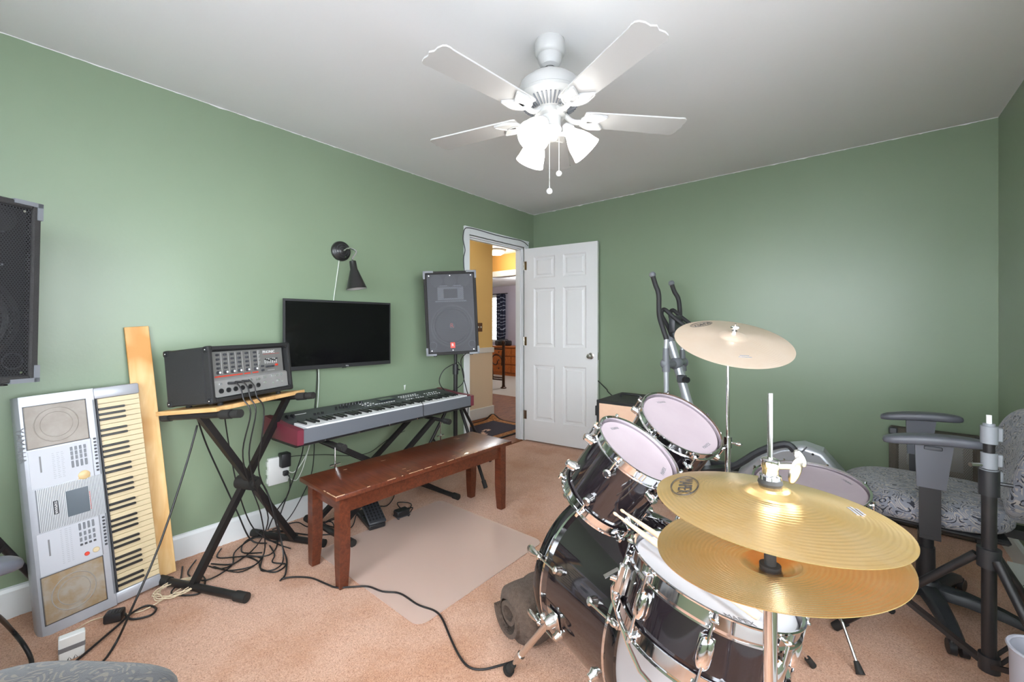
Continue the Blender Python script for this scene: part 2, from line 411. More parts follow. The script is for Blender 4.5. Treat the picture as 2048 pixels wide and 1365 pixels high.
# six panel door, standing open against the back wall
dw, dh, dt = .815, 2.025, .035
fr = frame((.012, DY1-.004, .012), x=(.81, .105, 0))
o = sroot('door_1', fr.translation); o.matrix_world = fr; ROOT[o.name] = fr
cols = ((.115, .362), (.452, .70)); rows = ((.215, .80), (.985, 1.60), (1.705, 1.93))
mb = MB()
for a, b in ((0, cols[0][0]), (cols[0][1], cols[1][0]), (cols[1][1], dw)): mb.bx(a, b, 0, dt, 0, dh)
for a, b in ((0, rows[0][0]), (rows[0][1], rows[1][0]), (rows[1][1], rows[2][0]), (rows[2][1], dh)):
    for c in cols: mb.bx(c[0], c[1], 0, dt, a, b)
mb.build('door_leaf', m_door, o, world=False, smooth=0)
for c in cols:
    for r_ in rows:
        mb = MB(); w, h = c[1]-c[0], r_[1]-r_[0]
        for sgn, yy in ((-1, 0), (1, dt)):
            # moulded slope in, then raised field
            lv = [(0, 0), (.014, .010), (.030, .010), (.045, .002)]
            pv = []
            for ins, dep in lv: pv += [(c[0]+ins, yy-sgn*dep, r_[0]+ins), (c[1]-ins, yy-sgn*dep, r_[0]+ins), (c[1]-ins, yy-sgn*dep, r_[1]-ins), (c[0]+ins, yy-sgn*dep, r_[1]-ins)]
            pf = [(k*4+i, k*4+(i+1) % 4, k*4+4+(i+1) % 4, k*4+4+i) for k in range(3) for i in range(4)]+[(12, 13, 14, 15)]
            mb.add(pv, pf)
        mb.build('panel', m_door, o, world=False, smooth=0)
mb = MB()
for sg, yy in ((-1, 0), (1, dt)):
    mb.lathe([(0, 0), (.03, 0), (.031, .004), (.012, .008), (.011, .028), (.018, .034), (.026, .044), (.027, .054), (.02, .064), (0, .067)], 20, T(dw-.065, yy, .915) @ RX(90 if sg < 0 else -90))
mb.build('knob', m_nickel, o, world=False)
MB().bx(dw-.001, dw+.0015, .006, dt-.006, .88, .95).build('latch_plate', m_nickel, o, world=False, smooth=0)
for z in (.22, 1.0, 1.8):
    MB().cyl((-.004, -.004, z), (-.004, -.004, z+.09), .006, n=10).bx(-.004, .03, -.002, .001, z, z+.09).build('hinge', m_nickel, o, world=False)

# ------------------------------------------------------------------ hall and far room beyond the door
HX = -1.07
mb = MB()
for k in range(46):
    y = 1.5+k*.088
    off = (k*37 % 11)*.1
    x = -5.2-off
    while x < -.1:
        mb.bx(max(-5.2, x+.0008), min(-.1, x+1.1), y, y+.0865, -.03, 0); x += 1.101
fo = struct('floor_hall', mb, m_oakfl)
struct('floor_far_room', MB().bx(-5.2, -.1, 5.55, 8.4, -.03, 0), mat('far_floor', srgb(176, 168, 160), .5))
struct('ceiling_hall', MB().bx(-5.2, -.1, 1.5, 5.5, ZC, ZC+.05), m_ceil)
struct('ceiling_far_room', MB().bx(-5.2, -.1, 5.5, 8.4, 2.26, 2.31), m_ceil)
struct('wall_hall', MB().bx(HX-.12, HX, 1.5, 4.19, .93, ZC), m_wall2)
struct('wall_hall_wainscot', MB().bx(HX-.12, HX, 1.5, 4.19, 0, .86), m_cream)
struct('trim_5', MB().bx(HX-.13, HX+.022, 1.5, 4.205, .86, .93, b=.006), m_trim)
struct('baseboard_hall', MB().bx(HX-.13, HX+.016, 1.5, 4.21, 0, .14, b=.005), m_trim)
struct('wall_hall_end', MB().bx(-5.2, -.1, 1.4, 1.5, 0, ZC), m_wall2)
struct('wall_hall_far', MB().bx(-5.3, -5.2, 1.4, 8.5, 0, ZC), m_cream)
struct('wall_hall_right', MB().bx(-.1, 0, YB+.1, 8.5, 0, ZC), m_cream)
struct('wall_header', MB().bx(-5.2, -.1, 5.39, 5.51, 2.16, ZC), m_orange)
struct('trim_6', MB().bx(-5.2, -.1, 5.37, 5.53, 2.06, 2.16, b=.008), m_trim)
wx0, wx1 = -5.0, pY(1000, 640, 8.3).x
struct('wall_far', MB().bx(-5.2, wx0, 8.3, 8.4, 0, 2.3).bx(wx1, -.1, 8.3, 8.4, 0, 2.3).bx(wx0, wx1, 8.3, 8.4, 0, .85).bx(wx0, wx1, 8.3, 8.4, 1.97, 2.3), m_lav)
o = sroot('window_3', (wx0, 8.3, .85))
mb = MB().bx(wx0-.07, wx0, 8.28, 8.3, .78, 2.04).bx(wx1, wx1+.07, 8.28, 8.3, .78, 2.04).bx(wx0, wx1, 8.28, 8.3, 1.97, 2.04).bx(wx0, wx1, 8.28, 8.3, .78, .85)
mb.build('window_casing', m_trim, o, smooth=0)
MB().bx(wx0, wx1, 8.35, 8.36, .85, 1.97).build('pane', m_glass, o, smooth=0)
mb = MB()
z = .88
while z < 1.95: mb.bx(wx0+.01, wx1-.01, 8.3, 8.32, z, z+.016); z += .034
bl = mb.build('window_blind', m_trim, smooth=0); tag(bl, 'white slatted blind in the far room window past the doorway', 'blind')
# curtain beside that window
m_curt = mat('navy_curtain', srgb(36, 42, 66), .8)
ntc = m_curt.node_tree; wv = nn(ntc, 'ShaderNodeTexWave'); wv.wave_type = 'RINGS'; wv.inputs['Scale'].default_value = 3.2; wv.inputs['Distortion'].default_value = 9; wv.inputs['Detail'].default_value = 1
rp = nn(ntc, 'ShaderNodeValToRGB'); rp.color_ramp.elements[0].position = .9; rp.color_ramp.elements[1].position = .96
rp.color_ramp.elements[0].color = (*srgb(36, 42, 66), 1); rp.color_ramp.elements[1].color = (*srgb(170, 176, 196), 1)
tcn = [n for n in ntc.nodes if n.type == 'TEX_COORD'][0]
ntc.links.new(tcn.outputs['Object'], wv.inputs['Vector']); ntc.links.new(wv.outputs['Fac'], rp.inputs[0]); ntc.links.new(rp.outputs[0], ntc.nodes['Principled BSDF'].inputs['Base Color'])
vv = []; ff = []; N = 40
cx0, cx1 = pY(993, 640, 8.22).x, pY(1010.5, 640, 8.22).x
for k, z in enumerate((.7, 1.0, 1.4, 2.05)):
    for i in range(N+1):
        u = i/N; x = cx0+(cx1-cx0)*(u*(.8 if k == 0 else 1)); vv.append((x, 8.22+.03*math.sin(u*22), z))
for k in range(3):
    for i in range(N): a = k*(N+1)+i; ff.append((a, a+1, a+N+2, a+N+1))
o = thing('curtain', 'navy curtain with pale swirl print hanging beside the far window', 'curtain', (cx0, 8.22, .7))
mb = MB().add(vv, ff); cl = mb.build('cloth', m_curt, o, smooth=180)
sm = cl.modifiers.new('thickness', 'SOLIDIFY'); sm.thickness = .004
MB().cyl((wx0-.1, 8.25, 2.06), (cx1+.05, 8.25, 2.06), .012, n=8).build('rod', m_blkmet, o)
# dresser, radio on it, iron bed end in front of it
q = pD(1006, 750, 10.3); dx0 = pY(975, 700, 7.75).x; dx1 = pY(1050, 700, 7.75).x
o = thing('dresser', 'orange pine dresser with drawers seen through the doorway', 'dresser', ((dx0+dx1)/2, 8.0, 0))
MB().bx(dx0, dx1, 7.78, 8.24, .05, .68).build('carcass', m_dress, o, smooth=0)
MB().bx(dx0-.02, dx1+.02, 7.75, 8.26, .68, .72, b=.008).build('top', m_dress, o, smooth=0)
MB().bx(dx0, dx1, 7.77, 8.2, 0, .05).build('plinth', m_dress, o, smooth=0)
xm = pY(1022, 740, 7.76).x
for r_ in range(3):
    for a, b in ((dx0+.02, xm-.01), (xm+.01, dx1-.02)):
        d = MB().bx(a, b, 7.755, 7.785, .08+r_*.2, .26+r_*.2, b=.006).build('drawer', m_dress, o, smooth=0)
        MB().lathe([(0, 0), (.01, 0), (.008, .015), (.018, .022), (.012, .032), (0, .034)], 10, T((a+b)/2, 7.755, .17+r_*.2) @ RX(90)).build('knob', m_blkmet, d)
q0 = pY(1000, 694, 7.9); o = thing('radio', 'black portable stereo on top of the pine dresser', 'stereo', (q0.x, 7.95, .72))
MB().box((q0.x+.05, 7.97, .785), (.42, .2, .13), b=.03, seg=2).build('body', m_blk, o)
for s_ in (-1, 1): MB().cyl((q0.x+.05+s_*.13, 7.868, .785), (q0.x+.05+s_*.13, 7.86, .785), .05, n=16).build('speaker_cone', m_dgrey, o)
MB().tube([(q0.x-.1, 7.97, .84), (q0.x-.08, 7.97, .875), (q0.x+.18, 7.97, .875), (q0.x+.2, 7.97, .84)], .01, sub=2).build('handle', m_dgrey, o)
pb = pz(1007, 777); o = thing('iron_bed_end', 'dark bronze wrought iron bed end with scroll in front of the dresser', 'bed frame', pb)
m_iron = mat('bronze_iron', srgb(70, 48, 36), .45, .5)
ty = 1.22-(690-652)/833*pb.length if False else .86
MB().cyl(pb, pb+V((0, 0, ty)), .028, n=12).lathe([(.06, 0), (.06, .015), (.035, .03), (.03, .06)], 14, T(pb)).ell(pb+V((0, 0, ty+.03)), (.035, .035, .045), nu=12, nv=8).build('post', m_iron, o)
dirv = V((-1, 0, 0))
for h in (.16, .2, .76): MB().cyl(pb+V((0, 0, h)), pb+V((-.9, 0, h)), .014, n=8).build('rail', m_iron, o)
sp = [pb+V((-.03-.0, 0, .72))]
for k in range(26):
    a = -.5+k*.28; rr = .17*(1-k/32); sp.append(pb+V((-.2+rr*math.cos(a), 0, .52+rr*math.sin(a))))
MB().tube(sp, .011, n=6, sub=2).build('scroll', m_iron, o)
MB().tube([pb+V((-.6, 0, .75)), pb+V((-.42, 0, .62)), pb+V((-.3, 0, .4)), pb+V((-.28, 0, .17))], .012, n=6).build('scroll', m_iron, o)
# fill light added out of view to brighten the far room
fl_c = V((-2.6, 6.9, 2.26)); o = thing('far_room_fill', 'unseen white fill light added on the far room ceiling', 'ceiling light', fl_c)
MB().lathe([(0, 0), (.14, 0), (.14, -.02), (.12, -.03)], 24, T(fl_c)).build('rim', m_white, o)
MB().lathe([(.12, -.025), (.11, -.055), (.07, -.08), (0, -.09)], 24, T(fl_c)).build('dome', mat('fill_dome_glow', (.9, .9, .9), .4, emit=((1, .98, .95), 4)), o)
ld = bpy.data.lights.new('far_room_fill_lamp', 'POINT'); ld.energy = 32; ld.shadow_soft_size = .1  # added point lamp, lifts the dark far room
lo = bpy.data.objects.new('far_room_fill_lamp', ld); COL.objects.link(lo); lo.location = fl_c+V((0, 0, -.2))
# rug by the door
rug = thing('hall_rug', 'navy doorway rug with tan border and a curled corner in the hall', 'rug', (-.58, 3.4, 0))
m_rugb = mat('rug_tan', srgb(196, 140, 84), .9, vary=(40, .15), col2=srgb(120, 74, 46)); m_rugn = mat('rug_navy', srgb(44, 44, 62), .95, vary=(160, .25), col2=srgb(62, 60, 80)); m_rugk = mat('rug_black', srgb(34, 28, 28), .95)
def rugz(x, y): return .008+.06*math.exp(-(((x+.93)/.09)**2+((y-4.04)/.09)**2))
def rugpart(nm, x0, x1, y0, y1, m_):
    nxx, nyy = max(2, int((x1-x0)/.02)), max(2, int((y1-y0)/.02)); vv = []; ff = []
    for j in range(nyy+1):
        for i in range(nxx+1): x = x0+(x1-x0)*i/nxx; y = y0+(y1-y0)*j/nyy; vv.append((x, y, rugz(x, y)))
    for j in range(nyy):
        for i in range(nxx): a = j*(nxx+1)+i; ff.append((a, a+1, a+nxx+2, a+nxx+1))
    ob = MB().add(vv, ff).build(nm, m_, rug, smooth=180); sm = ob.modifiers.new('thickness', 'SOLIDIFY'); sm.thickness = .007; sm.offset = -1
X0, X1, Y0, Y1 = -.95, -.22, 2.9, 4.06
for nm, m_, w0, w1 in (('edge_binding', m_rugk, 0, .03), ('border', m_rugb, .03, .12)):
    rugpart(nm, X0+w0, X1-w0, Y1-w1, Y1-w0, m_); rugpart(nm, X0+w0, X1-w0, Y0+w0, Y0+w1, m_)
    rugpart(nm, X0+w0, X0+w1, Y0+w1, Y1-w1, m_); rugpart(nm, X1-w1, X1-w0, Y0+w1, Y1-w1, m_)
rugpart('field', X0+.12, X1-.12, Y0+.12, Y1-.12, m_rugn)
mb = MB()
for k in range(14):
    a = k*.7; c = V((-.5+.045*math.cos(a*1.3)+(k-7)*.012, 3.42+.06*math.sin(a)-(k-7)*.016, .0095))
    mb.ell(c, (.014, .03, .0015), nu=8, nv=4, m=None)
mb.build('floral_print', mat('rug_pale', srgb(220, 190, 180), .9), rug)
# double switch on the yellow wall
sw = pX(958, 655, HX); o = thing('light_switch', 'brown double switch plate on the yellow hall wall', 'switch', sw)
MB().box(sw+V((.004, 0, 0)), (.008, .115, .115), b=.003).build('plate', mat('brown_plate', srgb(96, 66, 44), .4), o, smooth=0)
for d in (-.023, .023): MB().box(sw+V((.014, d, .002)), (.016, .01, .022), b=.002).build('toggle', m_whitep, o, smooth=0)
# hall ceiling light, plus an added fill lamp
hl = pz(993, 500, ZC); o = thing('hall_ceiling_light', 'round white flush light on the hall ceiling', 'ceiling light', hl)
MB().lathe([(0, 0), (.15, 0), (.15, -.02), (.13, -.03)], 28, T(hl)).build('rim', m_white, o)
MB().lathe([(.13, -.025), (.12, -.055), (.08, -.08), (0, -.09)], 28, T(hl)).build('dome', mat('opal_lit', (.9, .88, .82), .4, emit=((1, .9, .72), 5)), o)
for p_, w_ in ((hl+V((0, 0, -.16)), HALL), (V((-.62, 3.3, 2.3)), HALL*.5)):  # second point is an added fill with no fixture
    ld = bpy.data.lights.new('hall_bulb_and_fill', 'POINT'); ld.energy = w_; ld.color = (1, .88, .7); ld.shadow_soft_size = .08
    lo = bpy.data.objects.new('hall_bulb_and_fill', ld); COL.objects.link(lo); lo.location = p_

# ------------------------------------------------------------------ ceiling fan
fan = thing('ceiling_fan', 'white five blade ceiling fan with three lit glass shades', 'ceiling fan', (FX, FY, ZC))
F0 = T(FX, FY, ZC)
def fl_(prof, nm, m_=None, n=40): return MB().lathe([(r, z) for r, z in prof], n, F0).build(nm, m_ or m_white, fan)
fl_([(0, 0), (.062, 0), (.064, -.006), (.064, -.05), (.058, -.06), (.052, -.064), (.050, -.085), (.040, -.105), (.024, -.112), (.018, -.108)], 'canopy')
MB().cyl((FX, FY, ZC-.09), (FX, FY, ZC-.17), .0125, n=16).build('downrod', m_white, fan)
fl_([(.014, -.152), (.05, -.156), (.10, -.166), (.128, -.19), (.134, -.21), (.134, -.235), (.139, -.24), (.139, -.252), (.132, -.258), (.128, -.262), (.07, -.30), (.062, -.302)], 'motor_housing')
vs_ = MB().bar((.076, 0, -.3005), (.119, 0, -.2725), .006, .004).mesh('vent_slot', m_grey, 0)
for k in range(40): inst('vent_slot', vs_, fan, RZ(k*9))
fl_([(.064, -.298), (.066, -.305), (.066, -.322), (.05, -.326), (.047, -.328), (.047, -.372), (.052, -.376), (.052, -.384), (.04, -.40), (.03, -.42), (.012, -.428), (0, -.43)], 'switch_housing')
# blades and their leaf brackets (blade plane z = -.335, pitched)
BLZ = -.325
bl = [(.145, -.052), (.16, -.056), (.30, -.061), (.56, -.068), (.575, -.071), (.588, -.069), (.597, -.06), (.602, -.04), (.600, -.018), (.609, 0), (.600, .018), (.602, .04), (.597, .06), (.588, .069), (.575, .071), (.56, .068), (.30, .061), (.16, .056), (.145, .052)]
me_bl = MB().prism(bl, 0, .006).mesh('blade', m_white, 20)
def leaf(sc, dz, w):
    out = []
    for k in range(33):
        t = k/32*2*math.pi; u = math.cos(t); v = math.sin(t)
        out.append((w[0]+w[1]*u*sc+(.012*sc*max(0, u)**6), w[2]*v*sc*(1-.35*max(0, u)**2)))
    return out
mbk = MB()
lobes = [(T(.135, 0, 0) @ RZ(24) @ T(-.135, 0, 0), (.192, .056, .032)), (T(.135, 0, 0) @ RZ(-24) @ T(-.135, 0, 0), (.188, .052, .032))]
for M_, w in lobes:
    mbk.prism(leaf(1, 0, w)[:-1], -.007, -.001, M_)
    pts = [(x, y, -.008) for x, y in leaf(.93, 0, w)]; mbk.tube(pts, .004, n=6, sub=1, m=M_)
mbk.tube([(.066, 0, .018), (.09, 0, -.004), (.12, 0, -.012), (.16, 0, -.004)], .011, n=8)
me_bk = mbk.mesh('blade_bracket', m_white)
for k in range(5):
    M_ = RZ(-24+72*k) @ T(0, 0, BLZ) @ RX(-2.5)
    b = inst('blade', me_bl, fan, M_); inst('blade_bracket', me_bk, b, Matrix())
# light kit
m_shade = mat('lit_opal_glass', (.95, .95, .93), .3, emit=((1, .97, .92), LAMP))
me_sh = MB().lathe([(.018, 0), (.024, -.006), (.030, -.02), (.044, -.045), (.054, -.07), (.060, -.098), (.066, -.118), (.063, -.118), (.057, -.098), (.05, -.07), (.03, -.025), (.0, -.02)], 28).mesh('glass_shade', m_shade, 60)
me_cap = MB().lathe([(.0, .028), (.016, .026), (.024, .012), (.029, .004), (.029, -.008), (.024, -.012)], 24).mesh('shade_holder', m_white)
me_arm = MB().tube([(0.02, 0, -.39), (.05, 0, -.395), (.072, 0, -.385), (.082, 0, -.373)], .010, n=10).mesh('light_arm', m_white)
me_cup = me_cap
for a in (40, 160, 280):
    A = inst('light_arm', me_arm, fan, RZ(a))
    M_ = RZ(a) @ T(.078, 0, -.378) @ RY(-42)
    inst('shade_holder', me_cap, fan, M_)
    inst('glass_shade', me_sh, fan, M_ @ T(0, 0, -.004))
def chain(px, py0, py1, d):
    a = pD(px, py0, d); b = pD(px, py1, d); mb = MB(); n = int((a-b).length/.006)
    for k in range(n): mb.ell(a.lerp(b, k/n), (.0022, .0022, .0022), nu=6, nv=4)
    mb.cyl(a, b, .0009, n=5)
    c = mb.build('pull_chain', m_white, fan)
    MB().ell(b-V((0, 0, .008)), (.0125, .0125, .0125), nu=16, nv=10).build('pull_ball', m_whitep, c)
chain(1099, 268, 379, 1.75); chain(1118, 262, 344, 1.82)

# ------------------------------------------------------------------ wall sconce
sc = pX(680, 503, .0); o = thing('wall_lamp', 'black gooseneck wall lamp above the television', 'wall lamp', frame(sc, x=(0, 1, 0), z=(1, 0, 0)))
MB().lathe([(0, 0), (.066, 0), (.068, .006), (.066, .02), (.056, .028), (.05, .03), (.046, .036), (.034, .04), (.03, .044), (.012, .048), (0, .048)], 36, ).build('wall_plate', mat('black_lamp', (.018, .018, .018), .3), o, world=False)
MB().torus(.045, .0016, T(0, 0, .036)).torus(.029, .0014, T(0, 0, .0445), n=30).build('trim_ring', m_dgrey, o, world=False)
sh_t = pX(705, 523, .15); sh_b = pX(713, 578, .17)
MB().tube([sc+V((.045, 0, 0)), sc+V((.09, .015, .012)), sc+V((.13, .045, -.01)), sh_t+V((0, 0, .02)), sh_t], .006, n=8).build('neck', m_chrome, o)
MB().cyl((.012, -.042, .03), (.012, -.042, .05), .006, n=10).build('switch_knob', m_chrome, o, world=False)
ax = (sh_b-sh_t).normalized(); L_ = (sh_b-sh_t).length
fr = frame(sh_t, x=(0, 1, 0), z=ax)
MB().lathe([(0, -.004), (.02, -.002), (.022, .0), (.0235, .055), (.026, .06), (.066, L_), (.064, L_), (.025, .065), (0, .06)], 32, fr).build('lamp_shade', MATS['black_lamp'], o)
MB().lathe([(.0245, .067), (.0635, L_-.001)], 32, fr).build('shade_lining', m_white, o)
MB().ell(sh_t+ax*.11, (.024, .024, .03), nu=14, nv=8).build('bulb', m_white, o)
def cable(name, label, pts, r, m_, sub=6, group=None):
    return tag(MB().tube(pts, r, n=6, sub=sub).build(name, m_, smooth=180), label, 'cable', group)
m_cordw = mat('white_cord', srgb(214, 220, 212), .5); m_cordk = mat('black_cord', (.014, .013, .014), .45); m_cordc = mat('cream_cord', srgb(224, 206, 176), .5)
cable('lamp_cord', 'white cord dropping from the wall lamp behind the television', [sc+V((.008, -.012, -.066))]+[pX(x, y, .008) for x, y in ((676, 535), (671, 570), (667, 600), (665, 640))], .0034, m_cordw)

# ------------------------------------------------------------------ television
tl, trr = V((.07, 1.058, .9425)), V((.108, 1.785, .9425))
fr = frame((tl+trr)/2, x=(trr-tl), z=(0, 0, 1))     # y axis points to the wall
W, Hh = (trr-tl).length, .444
o = thing('television', 'wall mounted flat screen television with a smudged black screen', 'television', fr)
MB().box((0, .006, Hh/2), (W, .012, Hh), b=.002).build('bezel', m_blk, o, world=False, smooth=0)
m_scr = mat('screen', (.003, .003, .0035), .12, vary=(3, .2)); 
ns = m_scr.node_tree; rr = nn(ns, 'ShaderNodeTexNoise'); rr.inputs['Scale'].default_value = 7
mpz = nn(ns, 'ShaderNodeMapRange'); mpz.inputs['From Min'].default_value = .5; mpz.inputs['From Max'].default_value = .75; mpz.inputs['To Min'].default_value = .1; mpz.inputs['To Max'].default_value = .22
ns.links.new(rr.outputs['Fac'], mpz.inputs['Value']); ns.links.new(mpz.outputs[0], ns.nodes['Principled BSDF'].inputs['Roughness'])
MB().box((0, -.0005, Hh/2+.006), (W-.024, .002, Hh-.04)).build('screen', m_scr, o, world=False, smooth=0)
MB().box((0, .03, Hh/2-.03), (W*.72, .036, Hh*.7), b=.01).build('back_housing', m_blk, o, world=False)
MB().text('TCL', .012, T(.035, -.0005, .009) @ RX(90)).build('logo', m_wprint, o, world=False, smooth=0)
MB().bx(-.0, .03, -.001, .002, -.004, 0).build('sensor', m_chrome, o, world=False, smooth=0)
MB().box((0, .06, Hh/2), (.2, .036, .2)).build('wall_mount', m_blkmet, o, world=False, smooth=0)
tb = (tl+trr)/2
cable('television_power_cord', 'white cord hanging from the television bottom to the outlet', [V((.03, 1.28, 1.0))]+[pX(x, y, .02) for x, y in ((637, 745), (636, 790), (632, 835), (622, 880), (610, 915), (588, 945), (572, 940))], .0035, m_cordw)
cable('television_cable', 'thin black cable hanging beside the white television cord', [V((.03, 1.26, 1.0))]+[pX(x, y, .015) for x, y in ((634, 745), (631, 800), (627, 850), (628, 900), (622, 950), (600, 1000), (575, 1040), (545, 1062))], .003, m_cordk)

# ------------------------------------------------------------------ loudspeakers
def perforated(name, base, pitch, rad):
    m = mat(name, base, .4, .6); nt = m.node_tree; L = nt.links; p = nt.nodes['Principled BSDF']
    tc = [n for n in nt.nodes if n.type == 'TEX_COORD'][0]; sx = nn(nt, 'ShaderNodeSeparateXYZ'); L.new(tc.outputs['Object'], sx.inputs[0])
    def mth(op, a, b=None, c=None):
        n = nn(nt, 'ShaderNodeMath', operation=op)
        for i, q in enumerate((a, b, c)):
            if q is None: continue
            if isinstance(q, (int, float)): n.inputs[i].default_value = q
            else: L.new(q, n.inputs[i])
        return n.outputs[0]
    def cell(ox, oz):
        u = mth('SUBTRACT', mth('FLOORED_MODULO', mth('ADD', sx.outputs['X'], ox+10*pitch*100), pitch), pitch/2)
        v = mth('SUBTRACT', mth('FLOORED_MODULO', mth('ADD', sx.outputs['Z'], oz+10*pitch*173.2), pitch*1.732), pitch*.866)
        return mth('SQRT', mth('ADD', mth('MULTIPLY', u, u), mth('MULTIPLY', v, v)))
    d = mth('MINIMUM', cell(0, 0), cell(pitch/2, pitch*.866))
    hole = mth('LESS_THAN', d, rad)
    t = nn(nt, 'ShaderNodeBsdfTransparent'); mx = nn(nt, 'ShaderNodeMixShader')
    L.new(hole, mx.inputs[0]); L.new(p.outputs[0], mx.inputs[1]); L.new(t.outputs[0], mx.inputs[2])
    L.new(mx.outputs[0], nt.nodes['Material Output'].inputs[0]); return m
m_grill = perforated('perforated_grille', (.06, .06, .067), .0082, .0030)
m_cone = mat('speaker_cone', (.03, .03, .032), .5); m_baf = mat('speaker_baffle', (.012, .012, .013), .6)
def pa_speaker(label, fr, w=.405, h=.655, d=.34):
    # local: x right (seen from the front), y backwards, z up; origin bottom centre of the front
    o = thing('loudspeaker', label, 'speaker', fr, 'perforated grille loudspeakers on tripods')
    lip = .022
    mb = MB()
    mb.bx(-w/2, w/2, d-.012, d, 0, h)
    mb.bx(-w/2, -w/2+lip, 0, d-.012, 0, h, b=.004).bx(w/2-lip, w/2, 0, d-.012, 0, h, b=.004).bx(-w/2+lip, w/2-lip, 0, d-.012, 0, lip, b=.004).bx(-w/2+lip, w/2-lip, 0, d-.012, h-lip, h, b=.004)
    mb.build('cabinet', m_carpetblk, o, world=False, smooth=0)
    MB().bx(-w/2+lip, w/2-lip, .035, .05, lip, h-lip).build('baffle', m_baf, o, world=False, smooth=0)
    MB().bx(-w/2+lip+.001, w/2-lip-.001, .010, .0112, lip+.001, h-lip-.001).build('grille', m_grill, o, world=False, smooth=0)
    zc = h*.345; q = T(0, .034, zc) @ RX(90)
    wf = MB().lathe([(.165, 0), (.165, .008), (.15, .010), (.146, .004), (.135, .008), (.125, 0), (.07, -.03), (.05, -.035)], 44, q).build('woofer', m_cone, o, world=False)
    MB().lathe([(.055, -.034), (.048, -.012), (.03, -.002), (0, .002)], 30, q).build('dust_cap', m_dgrey, wf, world=False)
    MB().text('R', .05, q @ T(0, 0, .004)).build('cone_logo', m_red, wf, world=False, smooth=0)
    hz = h*.735
    vv = [(-.1, .034, hz-.05), (.1, .034, hz-.05), (.1, .034, hz+.05), (-.1, .034, hz+.05), (-.03, .0355, hz-.03), (.03, .0355, hz-.03), (.03, .0355, hz+.03), (-.03, .0355, hz+.03)]
    MB().add(vv, [(0, 1, 5, 4), (1, 2, 6, 5), (2, 3, 7, 6), (3, 0, 4, 7), (4, 5, 6, 7)]).bx(-.12, .12, .03, .035, hz-.065, hz-.055).bx(-.12, .12, .03, .035, hz+.055, hz+.065).build('horn', m_grey, o, world=False, smooth=0)
    for x in (-.105, 0, .105):
        MB().lathe([(.046, 0), (.046, .006), (.036, .006), (.012, -.001), (0, .002)], 24, T(x, .034, h*.89) @ RX(90)).build('tweeter', m_cone, o, world=False)
    for x in (-.15, .15):
        MB().lathe([(.03, .001), (.03, .004), (.026, .004), (.024, -.0)], 20, T(x, .034, .075) @ RX(90)).build('port', m_dgrey, o, world=False)
    mc = MB()
    for sx_ in (-1, 1):
        for zz in (0, 1):
            z_ = h-.055 if zz else 0
            MB().bx(min(sx_*(w/2+.003), sx_*(w/2-.012)), max(sx_*(w/2+.003), sx_*(w/2-.012)), -.004, .06, z_-.003, z_+.058).bx(min(sx_*(w/2+.003), sx_*(w/2-.075)), max(sx_*(w/2+.003), sx_*(w/2-.075)), -.004, .06, (h-.012 if zz else -.003), (h+.003 if zz else .012)).build('corner_guard', m_grey, o, world=False, smooth=0)
    bd = MB().bx(-.018, .018, .006, .010, .05, .094).build('badge', m_red, o, world=False, smooth=0)
    MB().text('R', .034, T(0, .0056, .072) @ RX(90)).build('badge_letter', m_wprint, bd, world=False, smooth=0)
    for x in (-.14, .14):
        for y in (.06, .28): MB().cyl((x, y, 0), (x, y, -.012), .014, n=10).build('foot', m_rub, o, world=False)
    for x in (-.16, 0, .16):
        for z in (lip+.012, h-lip-.012): MB().cyl((x, .0102, z), (x, .008, z), .004, n=8).build('screw', m_chrome_d, o, world=False)
    return o
def tripod_stand(label, c, hub, htop, ang, foot_r, foots=None, lowz=.03):
    o = thing('speaker_stand', label, 'stand', c, 'tripod speaker stands')
    c = V(c)
    MB().cyl(c+V((0, 0, lowz)), c+V((0, 0, hub+.25)), .0175, n=16).build('lower_tube', m_blkmet, o)
    MB().cyl(c+V((0, 0, hub+.2)), c+V((0, 0, htop)), .0135, n=16).build('upper_tube', m_blkmet, o)
    MB().cyl(c+V((0, 0, hub+.2)), c+V((0, 0, hub+.28)), .024, n=16).cyl(c+V((0, 0, hub+.24)), c+V((.05, 0, hub+.24)), .006, n=8).build('collar', m_blk, o)
    MB().cyl(c+V((0, 0, hub-.03)), c+V((0, 0, hub+.03)), .028, n=16).build('leg_hub', m_blk, o)
    MB().cyl(c+V((0, 0, lowz)), c+V((0, 0, lowz+.05)), .025, n=16).build('brace_hub', m_blk, o)
    for k in range(3):
        f = (c+V((foot_r*math.cos(R(ang+120*k)), foot_r*math.sin(R(ang+120*k)), .012))) if not foots else V(foots[k])
        d = (f-c); d.z = 0; d.normalize(); h0 = c+d*.028+V((0, 0, hub))
        lg = MB().cyl(h0, f, .0125, n=12).build('leg', m_blkmet, o)
        MB().cyl(f+(h0-f).normalized()*.05, f-(h0-f).normalized()*.006, .017, .016, n=12).build('rubber_foot', m_rub, lg)
        for s_ in (-.012, .012):
            sd = V((-d.y, d.x, 0))*s_
            MB().bar(c+d*.02+sd+V((0, 0, lowz+.025)), h0.lerp(f, .5)+sd, .003, .014).build('brace', m_blkmet, lg)
    return o
pc = pD(911, 944, 3.44)
PC = V((pc.x, pc.y, 0))
tripod_stand('black tripod speaker stand at the right end of the stage piano', PC, .62, .99, -8, .42, foots=[pz(971, 975, .012), (PC.x+.02, PC.y+.40, .012), (.05, PC.y-.34, .012)])
fd = V((.73, -.68, 0))                       # speaker faces the camera side of the room
fc = pD(906.5, 710, 3.21); fc.z = .998
fr = frame(fc, x=(-fd.y*-1*-1, 0, 0) if False else V((.68, .73, 0)), z=(0, 0, 1)) @ RY(-2.6)
pa_speaker('perforated black loudspeaker on tripod between television and doorway', fr, w=.40, h=.645, d=.25)
